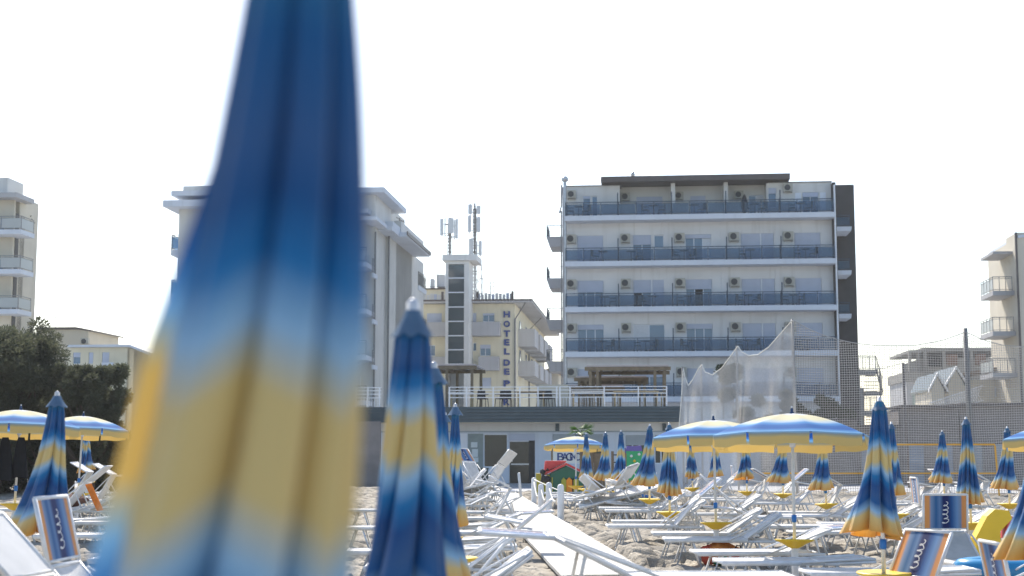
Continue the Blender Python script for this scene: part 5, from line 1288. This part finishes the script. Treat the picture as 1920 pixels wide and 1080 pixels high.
# resin chairs by the bar
for i, (p, lb) in enumerate(((896, 'dark green resin chair at the bar wall, leftmost of three'), (908, 'dark green resin chair at the bar wall, middle of three'), (919, 'dark green resin chair at the bar wall, rightmost of three'))):
    g = MB(); g.box(-.24, .24, -.24, .24, .40, .45)
    for sx in (-1, 1):
        for sy in (-1, 1): g.tube([(.2*sx, .2*sy, .4), (.26*sx, .26*sy, 0)], .03, 6)
    for j in range(5): g.box(-.2+j*.085, -.14+j*.085, .2, .23, .45, .88)
    g.box(-.23, .23, .19, .24, .86, .93); g.box(-.28, -.22, -.22, .22, .62, .66); g.box(.22, .28, -.22, .22, .62, .66)
    o = g.build('resin_chair', M['deckchairgreen'], None, False, (PX(p, 64), 64, .06)); o.rotation_euler = (0, 0, .3+.4*i); tag(o, lb, 'chair', 'resin chairs at the bar wall')

# things lying about
def blob(g, c, r, seed, n=14):
    r_ = random.Random(seed); vs = []; m_ = 9
    for j in range(m_):
        th = math.pi*j/(m_-1)
        for i in range(n):
            a = 2*math.pi*i/n; k = 1+.16*math.sin(3*a+seed)+.12*math.sin(2*th*2+seed*2)+r_.uniform(-.05, .05)
            vs.append((c[0]+r[0]*k*math.sin(th)*math.cos(a), c[1]+r[1]*k*math.sin(th)*math.sin(a), c[2]+r[2]*k*math.cos(th)))
    g.add(vs, [(j*n+i, j*n+(i+1) % n, (j+1)*n+(i+1) % n, (j+1)*n+i) for j in range(m_-1) for i in range(n)])
xq, yq = PX(1346, 22.5), 22.5
o = empty('beach_bag', (xq, yq, 0), 0, 'stuffed orange, red and green beach bag lying under a white lounger', 'bag')
g = MB(); blob(g, (0, 0, .2), (.30, .2, .17), 1); g.build('bag_body', M['towel_orange'], o, True)
g = MB(); blob(g, (-.2, -.1, .18), (.13, .12, .14), 2); g.build('red_patch', M['redcloth'], o, True)
g = MB(); blob(g, (.0, -.14, .10), (.12, .10, .08), 3); g.build('green_patch', M['greencloth'], o, True)
g = MB(); blob(g, (.2, -.1, .14), (.10, .10, .09), 5); g.build('red_patch', M['redcloth'], o, True)
MB().tube([(.18, -.16, .2), (.24, -.2, .33), (.30, -.18, .32), (.31, -.14, .18)], .012, 6).build('handle', M['black'], o, True)
# yellow and red ride-on inflatable
Yi = 21.; xi_ = PX(1862, Yi); o = empty('inflatable_toy', (xi_, Yi, .22), 0, 'yellow inflatable toy with red fin and printed flower behind the blue boat', 'inflatable')
MB().prism([(-.32, 0), (-.10, .02), (.02, .14), (.02, .40), (.20, .58), (.16, .70), (-.04, .72), (-.16, .62), (-.34, .30)], -.12, .12).build('body', M['yellow'], o)
MB().prism([(.08, .30), (.24, .34), (.26, .60), (.17, .63)], -.10, .10).build('fin', M['red'], o)
MB().prism([(.00, .02), (.22, -.02), (.12, .16)], -.13, .08).build('fin', M['red'], o)
g = MB()
for k in range(6): g.lathe([(0, 0), (.028, 0), (.028, .004), (0, .004)], 8, (.045*math.cos(k*1.05), .045*math.sin(k*1.05), 0))
g.v = [(x-.16, -.125-z, y+.18) for x, y, z in g.v]; g.build('printed_flower', M['red'], o)
g = MB(); g.lathe([(0, 0), (.03, 0), (.03, .006), (0, .006)], 10); g.v = [(x-.16, -.128-z, y+.18) for x, y, z in g.v]; g.build('flower_heart', M['orange'], o)
# blue inflatable boat
Yb = 17.6; xb2 = PX(1878, Yb); g = MB(); ring = []
for k in range(33):
    a = 2*math.pi*k/32; ring.append((.48*math.cos(a)*(1+.12*math.cos(2*a)), .30*math.sin(a), .18))
g.tube(ring, .13, 12, cap=False); o = empty('inflatable_boat', (xb2, Yb, .18), R(8), 'light blue inflatable boat resting at the lower right beneath a lounger', 'inflatable boat')
g.build('hull_tube', M['cyan'], o, True); MB().lathe([(0, 0), (.42, 0), (.42, .03), (0, .03)], 20, (0, 0, .10)).build('floor', M['cyan'], o)
MB().tube([(-.1, -.43, .2), (0, -.45, .26), (.1, -.43, .2)], .012, 6).build('handle', M['white'], o, True)
for x_, m_ in ((.12, 'red'), (.2, 'white'), (.28, 'brightgreen')): MB().cbox((x_, -.37, .29), (.06, .06, .012)).build('printed_patch', M[m_], o)
g = MB(); g.lathe([(.17*math.sin(math.pi*k/12), -.17*math.cos(math.pi*k/12)) for k in range(13)], 20); o = g.build('ball', M['magenta'], None, True, (PX(1828, 16.6), 16.6, .17)); tag(o, 'magenta ball on the sand below the slanting striped shades', 'ball')
# clothes hanging under the far left open parasol
Xf, Yf = POLES['F']
def cloth(name, x, y, z0, z1, w_, m_, lab, seed):
    g = MB(); n = 14; nv = 8; vs = []
    for j in range(nv+1):
        t = j/nv
        for i in range(n):
            a = 2*math.pi*i/n; r_ = w_*(.35+.65*t**.6)*(1+.15*math.sin(3*a+seed+t*2)); vs.append((x+r_*math.cos(a), y+r_*.4*math.sin(a), z1+(z0-z1)*t+.02*math.sin(3*a)*t))
    g.add(vs, [(j*n+i, j*n+(i+1) % n, (j+1)*n+(i+1) % n, (j+1)*n+i) for j in range(nv) for i in range(n)])
    g.add(vs[:n], [tuple(range(n))]); o = g.build(name, M[m_], None, True); tag(o, lab, 'clothes'); return o
cloth('hanging_dress', Xf-.12, Yf-.25, 1.25, 2.02, .16, 'blackcloth', 'black dress hanging from the ribs left of the far left open parasol pole', 1)
cloth('hanging_bag', Xf-.30, Yf-.3, 1.62, 2.05, .12, 'blackcloth', 'black rounded bag hanging highest under the far left open parasol', 2)
cloth('hanging_towel', Xf+.16, Yf-.2, 1.30, 2.02, .15, 'blackcloth', 'dark towel hanging right of the far left open parasol pole', 3)
cloth('hanging_scarf', Xf-.26, Yf-.42, 1.42, 1.72, .045, 'greencloth', 'narrow green scarf hanging in front of the black dress', 4)
cloth('hanging_swimsuit', Xf-.26, Yf-.46, 1.68, 1.83, .055, 'redcloth', 'small red swimsuit hanging above the green scarf', 5)
# brown bag and orange towel at left
g = MB(); blob(g, (0, 0, 0), (.30, .18, .12), 7); o = g.build('brown_bag', M['brownbag'], None, True, (PX(138, 29.8), 29.8, .76)); tag(o, 'long brown beach bag lying on a lounger by the left yellow tray', 'bag')
g = MB(); sheet(g, (0, 0, 0), (.22, -.02, -.44), (.10, .02, .02), 5, 2, .01, .02); o = g.build('orange_towel', M['towel_orange'], None, True, (PX(168, 24.2), 24.0, 1.22)); tag(o, 'narrow orange towel slung over a lounger beside the huge blurred parasol', 'towel')

# ---------------------------------------------------------------- sports net
YN = 58.
def NX(p): return PX(p, YN)
def NZ(py): return gZ(py, YN)
for p, p2, ytop, r_, lab in ((1492, 1494, 598, .06, 'tall grey steel net pole right of the draped net'), (1819, 1824, 615, .10, 'thick grey net pole in front of the gabled houses')):
    o = MB().tube([(NX(p2), YN+.1, -.1), (NX(p), YN+.1, NZ(ytop))], r_, 10).build('net_pole', M['greyrail'], None, True); tag(o, lab, 'pole', 'poles of the ball net')
o = MB().tube([(PX(1703, 66), 66, -.1), (PX(1698, 66), 66, gZ(680, 66))], .06, 8).build('net_pole', M['roofdark'], None, True); tag(o, 'shorter dark net pole left of the unfinished building', 'pole', 'poles of the ball net')
top = [(1492, 600), (1520, 616), (1550, 629), (1578, 637), (1605, 643), (1650, 648), (1720, 648), (1775, 638), (1820, 622), (1850, 637), (1890, 648), (1960, 652), (2040, 640)]
def ytop(p):
    for (a, b), (c, d) in zip(top, top[1:]):
        if a <= p <= c: return b+(d-b)*(p-a)/(c-a)
    return top[-1][1]
g = MB(); cell = .098; x = NX(1492); x1 = NX(2040); rn = random.Random(1)
def px_of(xw): return 960+xw/YN*2667*1.0
def wob(xx, zz): return .10*math.sin(xx*.9+zz*.3)+.04*math.sin(zz*1.7+xx*2.1)
xs = []
while x < x1: xs.append(x); x += cell
def ztop_(xw):
    lo, hi = 1400, 2100
    for _ in range(18):
        m_ = (lo+hi)/2
        if NX(m_) < xw: lo = m_
        else: hi = m_
    return NZ(ytop(min(2040, max(1492, lo))))
ztl = [ztop_(q) for q in xs]
rt = .0105
for q, zt_ in zip(xs, ztl):
    # the net hangs from its top rope; lines sway with the folds
    pts_ = [(q+.02*math.sin(z_*1.3+q), YN+wob(q, z_), z_) for z_ in np.linspace(.02, zt_, 14)]
    g.tube(pts_, rt, 3, cap=False)
nrow = 74
for j in range(nrow):
    seg = []
    for q, zt_ in zip(xs[::3], ztl[::3]):
        # rows follow the ground below and the rope above
        z_ = .05+j*cell
        zz_ = z_-.03*math.sin(q*1.1)
        if zz_ < zt_: seg.append((q, YN+wob(q, zz_), zz_))
        else:
            if len(seg) > 1: g.tube(seg, rt, 3, cap=False)
            seg = []
    if len(seg) > 1: g.tube(seg, rt, 3, cap=False)
g.tube([(q, YN, z_) for q, z_ in zip(xs[::3], ztl[::3])], .018, 5)
BN_ = empty('ball_net', (0, 0, 0), 0, 'wide square meshed ball net hanging from a rope between the grey poles', 'net')
o = g.build('mesh_cords', M['netcord'], BN_); o['kind'] = 'stuff'
# ropes running on through the sky
def rope_line(name, pts_, Y, lab):
    o = MB().tube([(PX(a, Y), Y, gZ(b, Y)) for a, b in pts_], .014, 4).build(name, M['netcord'], None); tag(o, lab, 'rope')
rope_line('stay_rope', [(1640, 692), (1665, 690), (1685, 684), (1699, 681)], 66, 'thin rope rising to the shorter dark net pole')
# draped side of the net with its peaks
def draped():
    tops = [(1262, 903), (1272, 820), (1279, 745), (1283, 688), (1286, 705), (1292, 722), (1300, 712), (1312, 690), (1319, 683), (1325, 697), (1338, 702), (1355, 690), (1372, 668), (1387, 648), (1394, 659), (1408, 666), (1425, 664), (1445, 650), (1468, 625), (1485, 606), (1492, 600)]
    n = 260; nz = 40; vs = []
    for i in range(n+1):
        p = 1266+(1492-1266)*i/n
        for (a, b), (c, d) in zip(tops, tops[1:]):
            if a <= p <= c: yt = b+(d-b)*(p-a)/(c-a); break
        t = i/n; Y0 = 65.0-7.0*t
        X0 = PX(p, Y0); zt_ = gZ(yt, Y0)
        for j in range(nz+1):
            s = j/nz; z_ = zt_*(1-s)-.02
            fold = .35*math.sin(X0*7+1.2*math.sin(z_*.8))+.04*math.sin(X0*19+z_*.6)
            am = .05+.95*s**.6
            vs.append((X0+.10*math.cos(X0*7+z_*.3)*am*s, Y0+fold*am, z_))
    g = MB(); m_ = nz+1
    g.add(vs, [(i*m_+j, (i+1)*m_+j, (i+1)*m_+j+1, i*m_+j+1) for i in range(n) for j in range(nz)])
    return g
dn = empty('draped_net', (0, 0, 0), 0, 'pale fine net draped like a curtain from four peaks left of the tall pole', 'net')
dg = draped(); dg.build('net_fabric', M['net'], dn, True)
MB().tube([dg.v[i*41] for i in range(261)], .022, 5).build('edge_cord', M['rope'], dn, True)
for p, py, t in ((1283, 688, .075), (1319, 683, .235), (1387, 648, .535)):
    Y0 = 65-7*t; MB().tube([(PX(p, Y0), Y0+.4, -.1), (PX(p, Y0), Y0+.35, gZ(py-1, Y0))], .04, 6).build('support_pole', M['greyrail'], dn, True)
# volleyball net tapes
Yv = 56.5
o = empty('volleyball_net', (0, 0, 0), 0, 'volleyball net marked by orange yellow tapes between the beach and the ball net', 'volleyball net')
zt1, zt2 = gZ(833.5, Yv), gZ(887.5, Yv)
xv0, xv1 = PX(1425, Yv), PX(1866, Yv)
MB().box(xv0, xv1, Yv-.01, Yv+.01, zt1-.035, zt1+.035).build('top_tape', M['tape'], o); MB().box(xv0, xv1, Yv-.01, Yv+.01, zt2-.03, zt2+.03).build('bottom_tape', M['tape'], o)
MB().prism([(xv1-.035, zt1-.036), (xv1+.03, zt1-.036), (xv1+.13, -.1), (xv1+.07, -.1)], Yv-.02, Yv+.02).build('side_tape', M['tape'], o)
g = MB()
for z_ in np.arange(zt2+.1, zt1-.05, .1): g.tube([(xv0, Yv, z_), (xv1, Yv, z_)], .005, 3)
for x_ in np.arange(xv0, xv1, .1): g.tube([(x_, Yv, zt2), (x_, Yv, zt1)], .005, 3)
g.build('net_mesh', M['netcord'], o)['kind'] = 'stuff'

# ---------------------------------------------------------------- vegetation
def leaf_mesh(name, clumps, n, ls, m_, seed, droop=.3, asp=.22):
    r_ = np.random.default_rng(seed); C_ = np.array([c[:3] for c in clumps]); Rd = np.array([c[3] for c in clumps])
    wgt = Rd**2.2; idx = r_.choice(len(clumps), n, p=wgt/wgt.sum())
    d = r_.normal(size=(n, 3)); d /= np.linalg.norm(d, axis=1)[:, None]; rad = r_.random(n)**.42
    P_ = C_[idx]+d*(rad*Rd[idx])[:, None]*np.array([1, 1, .8])
    u = d*.8+r_.normal(size=(n, 3))*.55; u[:, 2] += .25-droop*r_.random(n); u /= np.linalg.norm(u, axis=1)[:, None]
    v = np.cross(u, r_.normal(size=(n, 3))); v /= np.linalg.norm(v, axis=1)[:, None]
    L_ = ls*(.6+.8*r_.random(n))[:, None]; wv = v*L_*asp
    V = np.stack([P_-wv*.3, P_+u*L_*.5-wv, P_+u*L_, P_+u*L_*.5+wv], 1).reshape(-1, 3)
    me = bpy.data.meshes.new(name); me.vertices.add(4*n); me.vertices.foreach_set('co', V.ravel())
    me.loops.add(4*n); me.loops.foreach_set('vertex_index', np.arange(4*n, dtype=np.int32)); me.polygons.add(n)
    me.polygons.foreach_set('loop_start', np.arange(0, 4*n, 4, dtype=np.int32)); me.polygons.foreach_set('loop_total', np.full(n, 4, dtype=np.int32)); me.update(calc_edges=True)
    me.materials.append(m_); return me
def tree(x, y, H_, rad, label, seed, n=26000, cat='tree'):
    r_ = random.Random(seed); o = empty('tamarisk_tree', (x, y, gz(x, y)-.1), 0, label, cat, 'dark trees at the left'); cl = []
    limbs = MB(); limbs.tube([(0, 0, 0), (.1, 0, H_*.2), (.05, .1, H_*.42)], .2, 8, rs=[.24, .18, .13])
    for k in range(58):
        a = r_.uniform(0, 6.28); hh = r_.uniform(.10, 1)**.8; prof = math.sin(min(1, (hh+.12))*math.pi*.62+.25)
        rr_ = rad*prof*r_.uniform(.25, 1.0)**.6; cr = rad*r_.uniform(.13, .29)
        c = (rr_*math.cos(a), rr_*.8*math.sin(a), min(H_-cr*.8, H_*hh), cr); cl.append(c)
        if k % 3 == 0: limbs.tube([(0, 0, H_*.18+r_.random()*.5), (c[0]*.5, c[1]*.5, c[2]*.62), c[:3]], .04, 5, rs=[.09, .05, .015])
    for k in range(26):   # wispy sprays beyond the outline
        a = r_.uniform(0, 6.28); hh = r_.uniform(.35, 1.02); prof = math.sin(min(1, (hh+.12))*math.pi*.62+.25); cl.append((rad*prof*1.08*math.cos(a), rad*.9*math.sin(a), H_*hh, rad*r_.uniform(.07, .15)))
    limbs.build('trunk', M['bark'], o, True)
    inst('crown', leaf_mesh('crown', cl, int(n*2), .15, M['leaf'], seed, .4, .13), o)
    return o
tree(PX(-8, 51), 51, 6.0, 2.3, 'tallest dark feathery tree at the left picture edge', 1)
tree(PX(-110, 49), 49, 6.0, 2.6, 'dark feathery tree beyond the left picture edge', 2, 16000)
tree(PX(88, 52), 52, 4.6, 1.8, 'dark feathery tree between the tallest one and the rightmost one', 3)
tree(PX(166, 50), 50, 4.6, 1.22, 'rightmost dark feathery tree beside the huge blurred parasol', 4, 24000)
tree(PX(40, 56), 56, 5.0, 2.0, 'dark feathery tree set back behind the gap of the left trees', 5, 18000)
tree(PX(130, 56), 56, 4.1, 1.5, 'lower dark feathery tree set back behind the rightmost one', 6, 18000)
def hedge(px0, px1, Y, h, d_, label, seed, n, m_='leaf2', z0=0, name='hedge'):
    x0_, x1_ = PX(px0, Y), PX(px1, Y); r_ = random.Random(seed); cl = []
    k = int((x1_-x0_)/.45)+1
    for i in range(k*3): cl.append((r_.uniform(x0_, x1_)-x0_, r_.uniform(-d_/2, d_/2), r_.uniform(.25, 1)*h-.2, r_.uniform(.28, .5)))
    o = empty(name, (x0_, Y, z0), 0, label, 'hedge')
    inst('foliage', leaf_mesh('foliage', cl, n, .16, M[m_], seed), o)
    st = MB()
    for i in range(k): xx = r_.uniform(0, x1_-x0_); st.tube([(xx, 0, 0), (xx+.1, 0, h*.7)], .025, 5)
    st.build('stems', M['bark'], o)['kind'] = 'stuff'
hedge(-60, 262, 54, 1.7, 1.6, 'low dark hedge at the foot of the left trees', 21, 26000)
hedge(1350, 1385, 84, 6.9, 2.0, 'tall dark shrub in front of the white hotel, seen through the draped net', 22, 6000)
hedge(1395, 1500, 82, 5.2, 2.0, 'dense green bushes in front of the white hotel left of the tall pole', 23, 12000)
hedge(1500, 1600, 82, 4.9, 2.0, 'dense green bushes in front of the white hotel right of the tall pole', 24, 12000)
hedge(1660, 1700, 78, 3.2, 1.5, 'small bush peeking above the cabins left of the shorter net pole', 25, 3000)
# stair flank and dark lean-to left of the bar, seen between the blurred parasols
o = MB().box(0, PX(712, 68)-PX(630, 68), 0, .3, 0, gZ(790, 68)).build('dark_screen_wall', M['cabin'], None, loc=(PX(630, 68), 68.3, 0)); tag(o, 'dark weathered wall left of the white bar, between the blurred parasols', 'wall')
for v in range(len(LV)):
    if v not in USED:
        for ch in list(LV[v].children_recursive): bpy.data.objects.remove(ch)
        bpy.data.objects.remove(LV[v])

# ---------------------------------------------------------------- haze in the backlit air
hb = MB().box(-930, 930, -80, 1540, -1.2, 27).build('haze', [])
hb['kind'] = 'stuff'
hm = bpy.data.materials.new('haze_air'); hm.use_nodes = True; hn = hm.node_tree; hn.nodes.clear()
hv = hn.nodes.new('ShaderNodeVolumePrincipled'); hv.inputs['Color'].default_value = (.90, .93, .96, 1); hv.inputs['Density'].default_value = .00028; hv.inputs['Anisotropy'].default_value = .35
ho = hn.nodes.new('ShaderNodeOutputMaterial'); hn.links.new(hv.outputs[0], ho.inputs['Volume']); hb.data.materials.append(hm)
